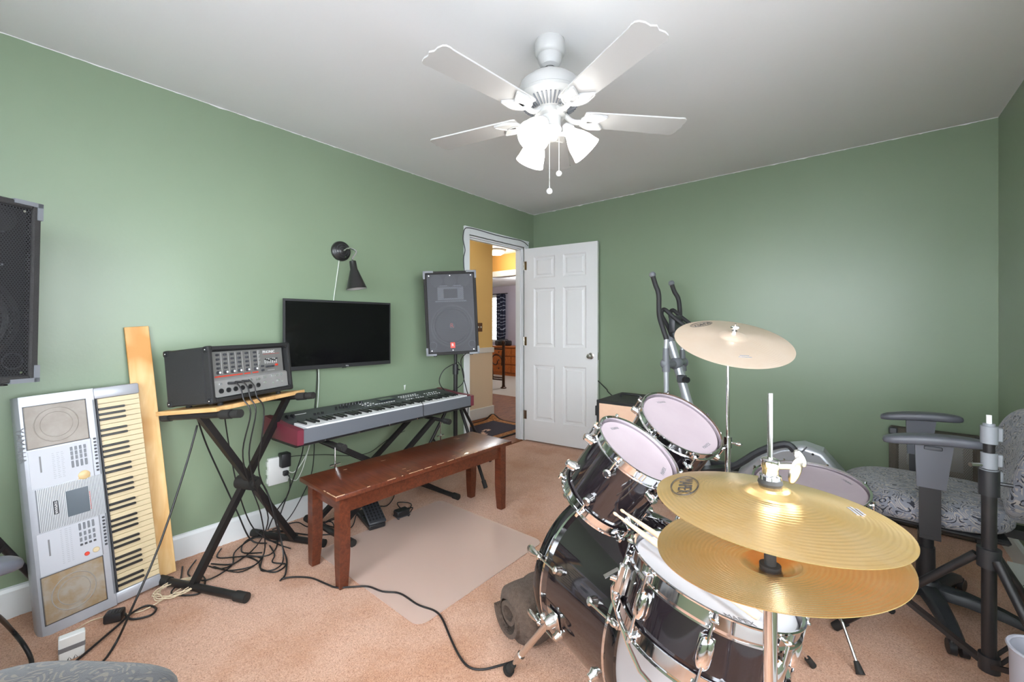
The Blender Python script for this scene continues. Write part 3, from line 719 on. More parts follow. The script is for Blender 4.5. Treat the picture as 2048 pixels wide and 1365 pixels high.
# left one, cut by the picture edge
re = V((.43, .07, 0)); wdir = V((-.49, .87, 0)).normalized(); nf = V((.87, .49, 0))
cc = re-wdir*.2025; fr = frame((cc.x, cc.y, 1.022), x=wdir, z=(0, 0, 1)) @ RY(1.0)
pa_speaker('perforated black loudspeaker cut off at the left edge of the picture', fr, w=.405, h=.645)
pl = cc-nf*.17
tripod_stand('black tripod under the loudspeaker behind the upright silver keyboard', (pl.x, pl.y, 0), .74, 1.005, 0, .4, foots=[(.06, .14, .012), (.40, -.62, .012), (.80, -.12, .012)], lowz=.2)

# ------------------------------------------------------------------ upright silver keyboard leaning on the left wall
bl_, br_ = V((.283, .075, 0)), V((.24, .461, 0)); tm = V((.13, .205, .938)); bmid = (bl_+br_)/2
up = (tm-bmid).normalized(); xd = (br_-bl_); xd = (xd-up*xd.dot(up)).normalized(); yd = up.cross(xd)
KW, KL = .386, .948
fr = Matrix((xd, yd, up)).transposed().to_4x4(); fr.translation = bmid-xd*KW/2
fr = fr @ T(0, 0, .004)
m_sil = mat('keyboard_silver', srgb(168, 170, 177), .36, .25, vary=(14, .3), col2=srgb(178, 180, 187))
m_silp = mat('keyboard_panel', srgb(184, 186, 193), .42)
m_kw = mat('aged_white_keys', srgb(208, 190, 154), .35); m_kb = mat('black_keys', (.02, .02, .02), .3)
m_mesh = mat('speaker_mesh_beige', srgb(156, 148, 140), .6, vary=(9, .12), col2=srgb(170, 163, 156), bump=(900, .25))
m_mesh2 = mat('speaker_mesh_stained', srgb(160, 150, 138), .6, vary=(11, .1), col2=srgb(148, 124, 92), bump=(900, .25))
kb = thing('portable_keyboard', 'silver portable keyboard standing on end against the green wall', 'keyboard', fr)
# body: profile (x,y) extruded along z
poly = [(0, .045), (.003, .022), (.012, .008), (.03, 0), (.228, 0), (.232, .006), (.236, .03), (.382, .03), (.386, .036), (.386, .085), (.37, .095), (.03, .095), (0, .08)]
MB().prism(poly, .0, KL).build('body', m_sil, kb, world=False, smooth=30)
for z0, z1 in ((.0, .05), (KL-.05, KL)):
    MB().bx(.228, KW, .002, .04, z0, z1, b=.008, seg=2).build('end_block', m_sil, kb, world=False)
for nm, z0, z1, mm in (('speaker_panel', .735, .905, m_mesh), ('speaker_panel', .042, .225, m_mesh2)):
    p_ = MB().bx(.022, .2, -.003, .002, z0, z1, b=.003).build(nm, mm, kb, world=False)
    zc = (z0+z1)/2; pts = [(.108+.064*math.cos(a*.196), -.0035, zc+.07*math.sin(a*.196)) for a in range(33)]
    MB().tube(pts, .0022, n=5, sub=1).build('oval_rib', m_grey if False else m_mesh, p_, world=False)
    pts = [(.108+.047*math.cos(a*.196), -.0035, zc+.052*math.sin(a*.196)) for a in range(33)]
    MB().tube(pts, .0016, n=5, sub=1).build('oval_rib', m_mesh, p_, world=False)
    MB().bx(.0195, .2025, -.0005, .001, z0-.0028, z1+.0028).build('panel_gap', m_dgrey, p_, world=False, smooth=0)
for z0, z1 in ((.575, .728), (.232, .395)): MB().bx(.022, .2, -.0012, .001, z0, z1).build('control_panel', m_silp, kb, world=False, smooth=0)
# ribbed centre with display
ctr = MB().bx(.03, .226, -.0015, .001, .40, .57).build('ribbed_panel', m_grey, kb, world=False, smooth=0)
mb = MB(); x = .034
while x < .225: mb.bx(x, x+.0026, -.0032, 0, .40, .57); x += .0047
mb.build('ribs', m_mgrey, ctr, world=False, smooth=0)
MB().bx(.112, .178, -.0045, 0, .43, .535).build('display', mat('lcd', srgb(96, 104, 112), .12), ctr, world=False, smooth=0)
MB().bx(.074, .089, -.0045, 0, .455, .51, b=.002).build('badge', m_dgrey, ctr, world=False)
RD = Matrix(((0, 1, 0, 0), (0, 0, -1, 0), (-1, 0, 0, 0), (0, 0, 0, 1)))   # text reading downwards on the face
RD = frame((0, 0, 0), x=(0, 0, -1), z=(0, -1, 0))
MB().text('YAMAHA', .012, T(.0815, -.0048, .4825) @ RD).build('badge_lettering', m_wprint, ctr, world=False, smooth=0)
MB().text('YAMAHA', .034, T(.0065, .008, .755) @ RZ(-38) @ RD).build('brand_lettering', m_gprint, kb, world=False, smooth=0)
mb = MB()
for k in range(9): mb.bx(.181, .1835, -.004, 0, .505-k*.0085, .509-k*.0085)
mb.build('display_print', m_red, ctr, world=False, smooth=0)
# buttons, dials, print
bm_s = MB().box((0, 0, 0), (.0068, .005, .016), b=.001).mesh('button', m_grey, 0)
bm_l = MB().box((0, 0, 0), (.0068, .005, .028), b=.001).mesh('button', m_grey, 0)
bm_q = MB().box((0, 0, 0), (.008, .005, .008), b=.001).mesh('button', m_dgrey, 0)
for c in range(4):
    for r_ in range(3): inst('button', bm_s, kb, T(.142+c*.0135, -.002, .705-r_*.019))
    inst('button', bm_l, kb, T(.142+c*.0135, -.002, .640))
    inst('button', bm_l, kb, T(.142+c*.0135, -.002, .376)); inst('button', bm_s, kb, T(.142+c*.0135, -.002, .345)); inst('button', bm_s, kb, T(.142+c*.0135, -.002, .322)); inst('button', bm_q, kb, T(.142+c*.0135, -.002, .302))
for k in range(10): inst('button', bm_q, kb, T(.2155, -.002, .728-k*.0145-(.006 if k > 6 else 0)))
for k in range(9): inst('button', bm_q, kb, T(.2155, -.002, .385-k*.0145))
for x, z, r_, m_ in ((.172, .585, .0185, mat('dial_gold', srgb(206, 178, 130), .35)), (.183, .262, .011, m_kw), (.155, .258, .008, m_red)):
    MB().lathe([(0, .005), (r_*.8, .005), (r_, .003), (r_, 0), (r_*1.25, 0), (r_*1.25, -.001)], 24, T(x, -.001, z) @ RX(90)).build('dial', m_, kb, world=False)
mb = MB()
for k in range(14):
    z = .70-k*.0078
    for c in range(3): mb.bx(.085+c*.013, .085+c*.013+.009*(.6+.4*((k*7+c*3) % 5)/4), -.0016, 0, z, z+.0022)
mb.build('list_print', mat('faint_print', (.35, .36, .39), .5), kb, world=False, smooth=0); mb = MB()
for k in range(18):
    z = .385-k*.0078
    for c in range(3): mb.bx(.085+c*.013, .085+c*.013+.009*(.6+.4*((k*5+c*3) % 5)/4), -.0016, 0, z, z+.002)
mb.build('list_print', MATS['faint_print'], kb, world=False, smooth=0)
for z0, z1 in ((.635, .70), (.30, .365)): MB().bx(.05, .055, -.0015, .001, z0, z1).build('slot', m_gprint, kb, world=False, smooth=0)
MB().bx(.2025, .2045, -.001, .001, .40, .735).bx(.2025, .2045, -.001, .001, .23, .40).build('panel_seam', m_gprint, kb, world=False, smooth=0)
MB().bx(.222, .2275, -.0008, .001, .05, KL-.05).build('key_note_strip', m_grey, kb, world=False, smooth=0)
# keys, treble C at the top
wp = (KL-.10)/36
me_w = MB().box((.0735, .008, 0), (.147, .022, wp-.0012), b=.0012).mesh('white_key', m_kw, 0)
me_b = MB().box((.045, -.007, 0), (.09, .014, .0098), b=.002).box((.086, -.0125, 0), (.007, .004, .006)).mesh('black_key', m_kb, 0)
MB().bx(.233, .238, .0, .03, .05, KL-.05).build('key_felt', m_kprint, kb, world=False, smooth=0)
for k in range(36):
    zt = KL-.05-(k+.5)*wp
    inst('white_key', me_w, kb, T(.2365, .010, zt))
    if k < 35 and 'CBAGFED'[k % 7] in 'BAGED': inst('black_key', me_b, kb, T(.2375, .010, zt-wp/2))

# ------------------------------------------------------------------ pine plank leaning behind it
pt, pb_ = V((.016, .40, 1.215)), V((.135, .485, .002))
upv = (pt-pb_).normalized(); fr = frame(pb_, x=(0, 1, 0), z=upv)
o = MB().bx(-.045, .046, -.009, .009, 0, (pt-pb_).length, fr, b=.002).build('wood_plank', m_pine, smooth=0)
tag(o, 'long pine plank leaning on the wall behind the silver keyboard', 'plank')

# ------------------------------------------------------------------ X stand with board and powered mixer
f1a, f1b = V((.211, .459, .022)), V((.665, .668, .022)); f2a, f2b = V((.045, .905, .022)), V((.477, 1.108, .022))
n1, n2 = V((.215, .467, .786)), V((.625, .655, .830)); q1, q2 = V((.05, .905, .79)), V((.415, 1.075, .834))
st = thing('keyboard_stand', 'black X stand carrying the wooden board and mixer', 'stand', (.36, .8, 0))
fd1 = (f1b-f1a).normalized()
for a, b in ((f1a, f1b), (f2a, f2b)):
    g = MB().cyl(a, b, .017, n=14).build('foot_tube', m_blkmet, st)
    d = (b-a).normalized()
    for p, s_ in ((a, 1), (b, -1)): MB().cyl(p-d*.004*s_, p+d*.055*s_, .0215, n=16).build('end_cap', m_rub, g)
for a, b in ((n1, n2), (q1, q2)):
    g = MB().cyl(a, b, .015, n=14).build('support_tube', m_blkmet, st)
    d = (b-a).normalized(); MB().cyl(b-d*.10, b-d*.045, .021, n=16).cyl(b-d*.035, b+d*.005, .019, n=16).build('rubber_grip', m_rub, g); MB().cyl(a, a+d*.05, .019, n=14).build('rubber_grip', m_rub, g)
fa = f1a.lerp(f1b, .42); fb = f2a.lerp(f2b, .56); na = n1.lerp(n2, .47); qa = q1.lerp(q2, .62)
side = fd1*.016
MB().bar(fa-side, qa-side, .03, .028, up=fd1).build('arm', m_blkmet, st, smooth=0)
MB().bar(fb+side, na+side, .03, .028, up=fd1).build('arm', m_blkmet, st, smooth=0)
cr = (fa+qa)/2
MB().cyl(cr-fd1*.05, cr+fd1*.05, .035, n=20).cyl(cr+fd1*.045, cr+fd1*.065, .022, n=12).build('pivot_knob', m_rub, st)
# board
Fv = V((.905, .425, 0)).normalized(); Rv = V((-.425, .905, 0)).normalized()
tilt = 6.2
Yb = (-Fv*math.cos(R(tilt))-V((0, 0, 1))*math.sin(R(tilt))).normalized(); Zb = Rv.cross(Yb)
fl0 = pz(431, 816, .853)
fr = Matrix((Rv, Yb, Zb)).transposed().to_4x4(); fr.translation = fl0-Zb*.019
bd = thing('plywood_board', 'light wooden board lying across the black X stand', 'board', fr)
MB().bx(0, .275, 0, .36, 0, .019, b=.001).build('board_half', m_ply, bd, world=False, smooth=0)
MB().bx(.276, .545, .001, .36, 0, .019, b=.001).build('board_half', m_ply, bd, world=False, smooth=0)
MB().lathe([(0, 0), (.012, 0), (.012, -.002), (0, -.003)], 14, T(.05, .06, 0)).build('felt_pad', m_cordw, bd, world=False)
# mixer
fr2 = fr.copy(); fr2 = fr @ T(.012, .03, .019+.016)
mx_ = thing('powered_mixer', 'black box mixer amplifier with rows of knobs on the board', 'mixer', fr2)
MW, MH, MD = .484, .262, .272
mb = MB(); t_ = .02
mb.bx(0, MW, .035, MD, 0, MH, b=.006)
mb.bx(0, t_, 0, .036, 0, MH, b=.005).bx(MW-t_, MW, 0, .036, 0, MH, b=.005).bx(t_, MW-t_, 0, .036, 0, t_, b=.004).bx(t_, MW-t_, 0, .036, MH-t_, MH, b=.004)
mb.build('case', m_tolex, mx_, world=False, smooth=0)
m_pan = mat('mixer_panel', (.22, .215, .21), .45, .3); m_pan2 = mat('mixer_panel_light', (.34, .335, .33), .45, .3)
px0, px1, pz0, pz1 = t_+.004, MW-t_-.02, t_+.003, MH-t_-.006; pw, ph = px1-px0, pz1-pz0
MB().bx(px0, px1, .022, .035, pz0+ph*.40, pz1).build('upper_panel', m_pan, mx_, world=False, smooth=0)
fr3 = T(0, 0, 0)
MB().add([(px0, .022, pz0+ph*.40), (px1+.014, .022, pz0+ph*.40), (px1+.014, .012, pz0+ph*.36), (px0, .012, pz0+ph*.36), (px0, .012, pz0), (px1+.014, .012, pz0), (px1+.014, .036, pz0), (px1+.014, .036, pz0+ph*.4), (px0, .036, pz0), (px0, .036, pz0+ph*.4)], [(0, 1, 2, 3), (3, 2, 5, 4), (1, 7, 6, 5, 2), (0, 3, 4, 8, 9), (4, 5, 6, 8)]).build('lower_panel', m_pan2, mx_, world=False, smooth=0)
def PP(u, v, y): return V((px0+pw*u, y, pz0+ph*v))
kn = MB().lathe([(0, .012), (.0052, .012), (.006, 0)], 12, RX(90)).box((0, -.0125, .003), (.0012, .001, .005)).mesh('knob', m_dgrey, 30)
kn2 = MB().lathe([(0, .014), (.0065, .014), (.0085, .002), (.0085, 0)], 14, RX(90)).mesh('knob', m_dgrey, 30)
kc = MB().lathe([(0, .0155), (.005, .015), (.0055, .0135)], 12, RX(90)).mesh('knob_cap', m_wprint, 30)
xlr = MB().lathe([(0, .001), (.008, .001), (.0085, .004), (.0115, .004), (.012, 0)], 18, RX(90)).mesh('mic_socket', m_blk, 30)
jk = MB().lathe([(0, -.001), (.003, -.001), (.003, .003), (.0058, .003), (.006, 0)], 12, RX(90)).mesh('jack_socket', m_chrome, 30)
colsU = (.075, .165, .255, .345, .45, .565)
for i, u in enumerate(colsU):
    for r_ in range(4): inst('knob', kn, mx_, T(PP(u, .925-r_*.098, .022)))
    b = inst('knob', kn2, mx_, T(PP(u, .535, .022))); inst('knob_cap', kc, b, Matrix())
    MB().box(PP(u, .447, .0215), (pw*.085, .001, ph*.028)).build('channel_label', m_red, mx_, world=False, smooth=0)
    MB().bx(px0+pw*(u+.052), px0+pw*(u+.0535), .0212, .0225, pz0+ph*.5, pz0+ph*.97).build('divider_line', m_wprint, mx_, world=False, smooth=0)
    inst('mic_socket', xlr, mx_, T(PP(u, .13, .012)))
    for d in ((-.016, .017) if i > 3 else (0,)): inst('jack_socket', jk, mx_, T(PP(u+d, .28, .012)))
for u, v in ((.655, .30), (.675, .30), (.655, .17), (.675, .17), (.79, .31), (.835, .31), (.87, .31), (.93, .31), (.79, .13), (.86, .17), (.885, .17), (.93, .13)): inst('jack_socket', jk, mx_, T(PP(u, v, .012)))
for u, v in ((.665, .575), (.665, .475), (.735, .55), (.78, .55), (.825, .55)): inst('knob', kn, mx_, T(PP(u, v, .022)))
MB().lathe([(0, .01), (.006, .01), (.006, 0)], 12, T(PP(.885, .575, .022)) @ RX(90)).build('red_knob', m_red, mx_, world=False)
for k in range(7):
    s_ = MB().bx(px0+pw*(.722+k*.029)-.0015, px0+pw*(.722+k*.029)+.0015, .0212, .0225, pz0+ph*.63, pz0+ph*.755).build('fader_slot', m_wprint, mx_, world=False, smooth=0)
    MB().box(PP(.722+k*.029, .735-.02*(k % 3), .018), (.0045, .008, .007)).build('fader_cap', m_blk, s_, world=False, smooth=0)
MB().bx(px0+pw*.70, px0+pw*.955, .0212, .0225, pz0+ph*.862, pz0+ph*.868).build('logo_underline', m_red, mx_, world=False, smooth=0)
MB().text('PHONIC', .021, T(PP(.79, .915, .0214)) @ RX(90)).build('brand_lettering', m_wprint, mx_, world=False, smooth=0)
mb = MB()
for k in range(12): mb.bx(px0+pw*.615, px0+pw*(.63+.01*(k % 3)), .0212, .0225, pz0+ph*(.62+k*.03), pz0+ph*(.628+k*.03))
mb.build('meter_scale', m_wprint, mx_, world=False, smooth=0)
MB().bx(px0+pw*.75, px0+pw*.86, .0212, .0225, pz0+ph*.455, pz0+ph*.462).build('print_line', m_wprint, mx_, world=False, smooth=0)
for x in (0, MW):
    for z in (0, MH):
        for y in (.018, MD-.015):
            c_ = MB().box((x+(-.013 if x else .013), y+(.0 if y < .1 else -.0), z+(-.013 if z else .013)), (.032, .034, .032), b=.009, seg=2).build('corner_guard', m_blk, mx_, world=False)
            MB().ell((x+(.003 if x else -.003), y, z-(.013 if z else -.013)), (.0022, .0035, .0035), nu=8, nv=5).build('rivet', m_chrome, c_, world=False)
for x in (.07, MW-.07):
    for y in (.04, MD-.04): MB().cyl((x, y, 0), (x, y, -.016), .011, .013, n=12).build('foot', m_rub, mx_, world=False)

# ------------------------------------------------------------------ stage piano on its X stand
pl0 = V((.508, .985, 0)); pr0 = V((.432, 2.285, 0)); fr = frame((pl0.x, pl0.y, .602), x=(pr0-pl0))
PL = (pr0-pl0).length; 
m_pan = mat('piano_dark_grey', (.052, .056, .062), .42); m_slip = mat('piano_grey', (.13, .14, .16), .4)
m_mar = mat('maroon_cap', srgb(110, 44, 58), .4); m_kw2 = mat('piano_white_keys', srgb(226, 226, 228), .3)
pn = thing('stage_piano', 'long grey stage piano with maroon ends on the second X stand', 'keyboard', fr)
def ext(poly, x0, x1, nm, m_, sm=30):
    k = len(poly); vv = [(x, y, z) for x in (x0, x1) for y, z in poly]
    ff = [tuple(range(k)), tuple(range(2*k-1, k-1, -1))]+[(i, i+k, (i+1) % k+k, (i+1) % k) for i in range(k)]
    return MB().add(vv, ff).build(nm, m_, pn, world=False, smooth=sm)
ext([(.004, -.002), (.004, -.012), (.06, -.03), (.33, -.03), (.375, -.002)], -.012, PL+.012, 'chassis', m_blkmet)
ext([(0, 0), (0, .070), (.006, .074), (.012, .074), (.012, 0)], 0, PL, 'key_slip', m_slip)
ext([(.012, 0), (.012, .05), (.16, .05), (.16, .076), (.168, .08), (.195, .083), (.37, .102), (.378, .095), (.378, 0)], 0, PL, 'control_deck', m_pan)
for x0, x1 in ((-.034, 0), (PL, PL+.034)):
    ext([(-.002, -.004), (-.002, .074), (.01, .078), (.165, .084), (.37, .106), (.384, .098), (.384, -.004)], x0, x1, 'end_cap', m_mar)
for x in (.12, .33, .55, .77, 1.0, 1.18): MB().cyl((x, -.0, -.007), (x, .004, -.007), .004, n=8).build('screw', m_chrome_d, pn, world=False)
wp = (PL-.05)/52
me_w = MB().box((0, .072, 0), (wp-.0011, .143, .022), b=.0015).mesh('white_key', m_kw2, 0)
me_b = MB().add([(-.0055, .052, .008), (.0055, .052, .008), (.0055, .145, .008), (-.0055, .145, .008), (-.0045, .058, .021), (.0045, .058, .021), (.0045, .145, .023), (-.0045, .145, .023)], [(0, 1, 5, 4), (1, 2, 6, 5), (3, 0, 4, 7), (4, 5, 6, 7), (2, 3, 7, 6)]).mesh('black_key', m_kb, 0)
for k in range(52):
    inst('white_key', me_w, pn, T(.025+(k+.5)*wp, .013, .071))
    if k < 51 and 'ABCDEFG'[k % 7] in 'ACDFG': inst('black_key', me_b, pn, T(.025+(k+1)*wp, .013, .071))
MB().bx(.02, PL-.02, .152, .157, .06, .083).build('key_felt', m_kprint, pn, world=False, smooth=0)
def deck(y): return .083+(y-.195)*.019/.175
wh = MB().cyl((-.005, 0, 0), (.005, 0, 0), .024, n=20).mesh('pitch_wheel', m_blk, 30)
for x in (.045, .075): inst('pitch_wheel', wh, pn, T(x, .27, deck(.27)-.006))
bt = MB().box((0, 0, 0), (.012, .007, .005), b=.001).mesh('button', m_wprint, 0)
btd = MB().box((0, 0, 0), (.012, .007, .005), b=.001).mesh('button', m_grey, 0)
fdm = MB().box((0, 0, .004), (.008, .018, .016), b=.002).mesh('slider', m_blk, 0)
kbm = MB().lathe([(0, .016), (.007, .016), (.0085, 0)], 12).mesh('rotary_knob', m_blk, 30)
for k in range(5): inst('slider', fdm, pn, T(.34+k*.02, .28+.012*((k*3) % 4-1.5), deck(.28)))
for k in range(8): inst('rotary_knob', kbm, pn, T(.40+k*.022-.0, .315, deck(.315)))
for k in range(3): inst('slider', fdm, pn, T(.19+k*.024, .24, deck(.24)))
for r_ in range(3):
    for c in range(5): inst('button', bt if (c+r_) % 3 else btd, pn, T(.53+c*.02, .235+r_*.03, deck(.235+r_*.03)))
for c in range(8): inst('button', bt, pn, T(.62+c*.02, .235, deck(.235)))
for r_ in range(4):
    for c in range(8): inst('button', bt if r_ != 1 else btd, pn, T(.86+c*.022, .22+r_*.03, deck(.22+r_*.03)))
for r_ in range(2):
    for c in range(6): inst('button', bt, pn, T(1.08+c*.024, .24+r_*.04, deck(.24+r_*.04)))
MB().bx(.68, .80, .27, .345, deck(.27)-.004, deck(.345)+.001).build('display', mat('piano_lcd', (.03, .036, .04), .1), pn, world=False, smooth=0)
MB().bx(.10, .17, .30, .306, deck(.3), deck(.306)+.0008).build('name_strip', m_wprint, pn, world=False, smooth=0)
MB().bx(.19, .86, .205, .207, deck(.205)-.001, deck(.207)+.0008).build('print_line', m_grey, pn, world=False, smooth=0)
# stand
st = thing('keyboard_stand', 'black double braced X stand under the stage piano', 'stand', (.33, 1.6, 0))
FA, FB = [V((.10, 1.185, .022)), V((.60, 1.21, .022))], [V((.07, 1.99, .022)), V((.59, 2.005, .022))]
TA, TB = [V((.13, 1.15, .555)), V((.585, 1.165, .555))], [V((.10, 1.94, .555)), V((.565, 1.945, .555))]
for a, b in (FA, FB):
    d = (b-a).normalized(); g = MB().cyl(a, b, .016, n=14).build('foot_tube', m_blkmet, st)
    for p, s_ in ((a, 1), (b, -1)): MB().cyl(p-d*.003*s_, p+d*.045*s_, .021, n=16).build('end_cap', m_rub, g)
for a, b in (TA, TB):
    d = (b-a).normalized(); g = MB().cyl(a, b, .013, n=14).build('support_tube', m_blkmet, st)
    MB().cyl(b-d*.05, b+d*.004, .0195, n=18).cyl(b+d*.002, b+d*.006, .014, n=14).build('end_cap', m_rub, g)
    MB().cyl(b-d*.09+V((0, 0, -.0)), b-d*.09+V((0, .0, -.10)), .004, n=8).cyl(b-d*.09+V((0, -.03, -.11)), b-d*.09+V((0, .03, -.11)), .0055, n=8).cyl(b-d*.09+V((0, 0, -.10)), b-d*.09+V((0, 0, -.14)), .006, n=8).build('locking_pin', m_chrome_d, st)
for xo in (.20, .42):
    for p, q in ((FA, TB), (FB, TA)):
        s_ = 0 if p is FA else .034
        a = p[0].lerp(p[1], (xo+s_-.1)/.5); b = q[0].lerp(q[1], (xo+s_-.12)/.46)
        MB().bar(a, b, .028, .026, up=(1, 0, 0)).build('arm', m_blkmet, st, smooth=0)
MB().cyl((.2, 1.58, .29), (.5, 1.58, .29), .012, n=12).cyl((.5, 1.58, .29), (.53, 1.58, .29), .026, n=18).build('pivot_knob', m_rub, st)

# ------------------------------------------------------------------ bench
fr = frame((.75, 1.55, 0), x=(.02, 1.0, 0))      # x along the length, y to the wall
be = thing('bench', 'reddish brown wooden bench with worn edges on the carpet', 'bench', fr)
BLn, BWd = 1.215, .385
MB().box((0, 0, .436), (BLn, BWd, .024), b=.005, seg=2).build('seat', m_bench, be, world=False)
ins = .03
for y in (-1, 1): MB().box((0, y*(BWd/2-.05), .385), (BLn-.14, .02, .08)).build('apron', m_bench, be, world=False, smooth=0)
for x in (-1, 1): MB().box((x*(BLn/2-.065), 0, .385), (.02, BWd-.12, .08)).build('apron', m_bench, be, world=False, smooth=0)
for x in (-1, 1):
    for y in (-1, 1):
        cx_, cy_ = x*(BLn/2-.058), y*(BWd/2-.052)
        w = .026; w2 = .020
        lv = [(.0, w2), (.09, w-.002), (.16, w), (.424, w)]
        vv = []; ff = []
        for z, a in lv: vv += [(cx_-x*(w-a)*-1*0+sx_*a if False else cx_+x*(w-a)*.6+sx_*a, cy_+y*(w-a)*.6+sy_*a, z) for sx_, sy_ in ((-1, -1), (1, -1), (1, 1), (-1, 1))]
        for k in range(len(lv)-1): ff += [(k*4+i, k*4+(i+1) % 4, k*4+4+(i+1) % 4, k*4+4+i) for i in range(4)]
        ff += [(3, 2, 1, 0), tuple(range(12, 16))]
        MB().add(vv, ff).build('leg', m_bench, be, world=False, smooth=0)
mb = MB(); rnd = random.Random(3)
for k in range(26):
    x = rnd.uniform(-.6, .55); mb.box((x, -BWd/2+.002, .4475), (rnd.uniform(.006, .05), .0035, .0022))
for k in range(9): mb.box((rnd.uniform(-.5, .55), rnd.uniform(-.15, .15), .4482), (rnd.uniform(.01, .03), .0012, .0006), m=RZ(rnd.uniform(-6, 6)))
for k in range(4): mb.box((-BLn/2+.002, rnd.uniform(-.18, -.02), .4465), (.003, rnd.uniform(.01, .05), .003))
mb.build('worn_edge', mat('bare_wood', srgb(206, 170, 136), .6), be, world=False, smooth=0)

# ------------------------------------------------------------------ clear chair mat
m_mat = bpy.data.materials.new('clear_vinyl'); m_mat.use_nodes = True; nt = m_mat.node_tree; p = nt.nodes['Principled BSDF']
p.inputs['Base Color'].default_value = (.88, .71, .64, 1); p.inputs['Roughness'].default_value = .34
tr = nn(nt, 'ShaderNodeBsdfTransparent'); tr.inputs[0].default_value = (1, .97, .95, 1); mx = nn(nt, 'ShaderNodeMixShader'); mx.inputs[0].default_value = .60
nt.links.new(p.outputs[0], mx.inputs[1]); nt.links.new(tr.outputs[0], mx.inputs[2]); nt.links.new(mx.outputs[0], nt.nodes['Material Output'].inputs[0])
def rrect(x0, x1, y0, y1, r, n=6):
    out = []
    for cx_, cy_, a0 in ((x1-r, y1-r, 0), (x0+r, y1-r, 90), (x0+r, y0+r, 180), (x1-r, y0+r, 270)):
        out += [(cx_+r*math.cos(R(a0+90*k/n)), cy_+r*math.sin(R(a0+90*k/n))) for k in range(n+1)]
    return out
mo = MB().prism(rrect(.49, 1.375, 1.055, 1.925, .05), .0005, .003, None).build('chair_mat', m_mat, smooth=0)
tag(mo, 'translucent plastic chair mat on the carpet beside the bench', 'mat')
lip = rrect(.49, 1.375, 1.055, 1.925, .05)

# ------------------------------------------------------------------ pedal and black adapter box on the mat
c = V((.445, 1.45, .003)); fr = frame(c, x=V((.35, -.09, 0)).normalized())
pe = thing('expression_pedal', 'black foot pedal with ribbed treadle under the bench', 'pedal', frame(V((.40, 1.44, .003)), x=(.93, -.22, 0)))
MB().bx(-.13, .13, -.05, .05, 0, .03, b=.006).build('base', m_blk, pe, world=False)
tp = T(.12, 0, .035) @ RY(23)
MB().bx(-.27, .015, -.052, .052, 0, .016, tp, b=.005).build('treadle', m_dgrey, pe, world=False)
mb = MB()
for i in range(11):
    for j in range(5): mb.box((-.255+i*.024, -.04+j*.02, .0165), (.014, .010, .003), tp)
mb.build('tread_ribs', m_blk, pe, world=False, smooth=0)
MB().cyl((-.02, -.045, .03), (-.02, .045, .03), .012, n=12).build('hinge_pin', m_blk, pe, world=False)
ad = thing('power_adapter', 'small black power brick on the mat beside the foot pedal', 'adapter', frame(V((.50, 1.60, .003)), x=(.12, 1, 0)))
MB().box((0, 0, .025), (.085, .06, .042), b=.005).build('body', m_blk, ad, world=False)
MB().box((0, 0, .010), (.089, .064, .006), b=.001).build('seam', m_dgrey, ad, world=False, smooth=0)
for x in (-.035, .035): MB().box((x, -.02, .003), (.008, .02, .006)).build('foot', m_rub, ad, world=False, smooth=0)
# wall outlet with surge block and plug adapter
ot = pX(553, 940, 0); o = thing('wall_outlet', 'white outlet tap on the wall low between the X stands', 'outlet', frame(ot, x=(0, 1, 0), z=(0, 0, 1)))
MB().box((0, -.014, 0), (.115, .028, .165), b=.006, seg=2).build('tap_body', m_whitep, o, world=False)
for x in (-.06, .06):
    for z in (-.05, 0, .05): MB().box((x, -.014, z), (.008, .02, .03), b=.001).build('socket', m_cordw, o, world=False, smooth=0)
MB().cyl((.03, -.029, .06), (.03, -.0275, .06), .008, n=12).build('indicator', m_wprint, o, world=False)
pw_ = pX(573, 922, .07); o = thing('plug_adapter', 'black plug transformer pushed into the white wall tap', 'adapter', pw_)
MB().box(pw_+V((-.03, 0, 0)), (.06, .055, .085), b=.007, seg=2).build('body', m_blk, o)
MB().box(pw_+V((-.064, -.02, -.01)), (.01, .02, .05)).build('label_edge', m_red, o, smooth=0)
pw2 = pX(573, 948, .05); o = thing('power_plug', 'small black plug below the transformer on the white wall tap', 'plug', pw2)
MB().box(pw2+V((-.02, 0, 0)), (.04, .03, .03), b=.006, seg=2).build('body', m_blk, o)
MB().tube([pw2+V((0, 0, 0)), pw2+V((.02, .01, -.03)), pw2+V((.02, .0, -.12)), pw2+V((-.01, -.06, -.22)), V((.05, .98, .01))], .0035).build('cord', m_cordk, o)

# ------------------------------------------------------------------ drum kit
m_shell = mat('black_lacquer', (.012, .009, .011), .06, coat=.8)
m_head = mat('coated_drum_head', srgb(156, 141, 147), .55, vary=(6, .3), col2=srgb(165, 152, 157))
m_headw = mat('white_drum_head', srgb(190, 190, 195), .5)
def ring(prof, nm, m_, par, M_=None, n=64): return MB().lathe(prof, n, M_, closed=True).build(nm, m_, par, world=False)
def lug_mesh(R_, zl, up, kind='pod'):
    # pod on the shell at z=zl, rod up/down to a hoop ear at z = 0 level
    mb = MB(); rs = R_-.013; s_ = 1 if up else -1
    if kind == 'pod':
        mb.lathe([(0, .030), (.008, .030), (.0125, .026), (.0135, .014), (.017, .004), (.017, 0)], 18, T(rs, 0, zl) @ RY(90))
        mb.cyl((R_+.0075, 0, zl), (R_+.0075, 0, s_*.006), .0034, n=8)
    mb.cyl((R_+.0075, 0, s_*.002), (R_+.0075, 0, s_*.014), .0048, n=6)
    mb.box((R_+.004, 0, -s_*.0), (.018, .018, .007), b=.002)
    return mb
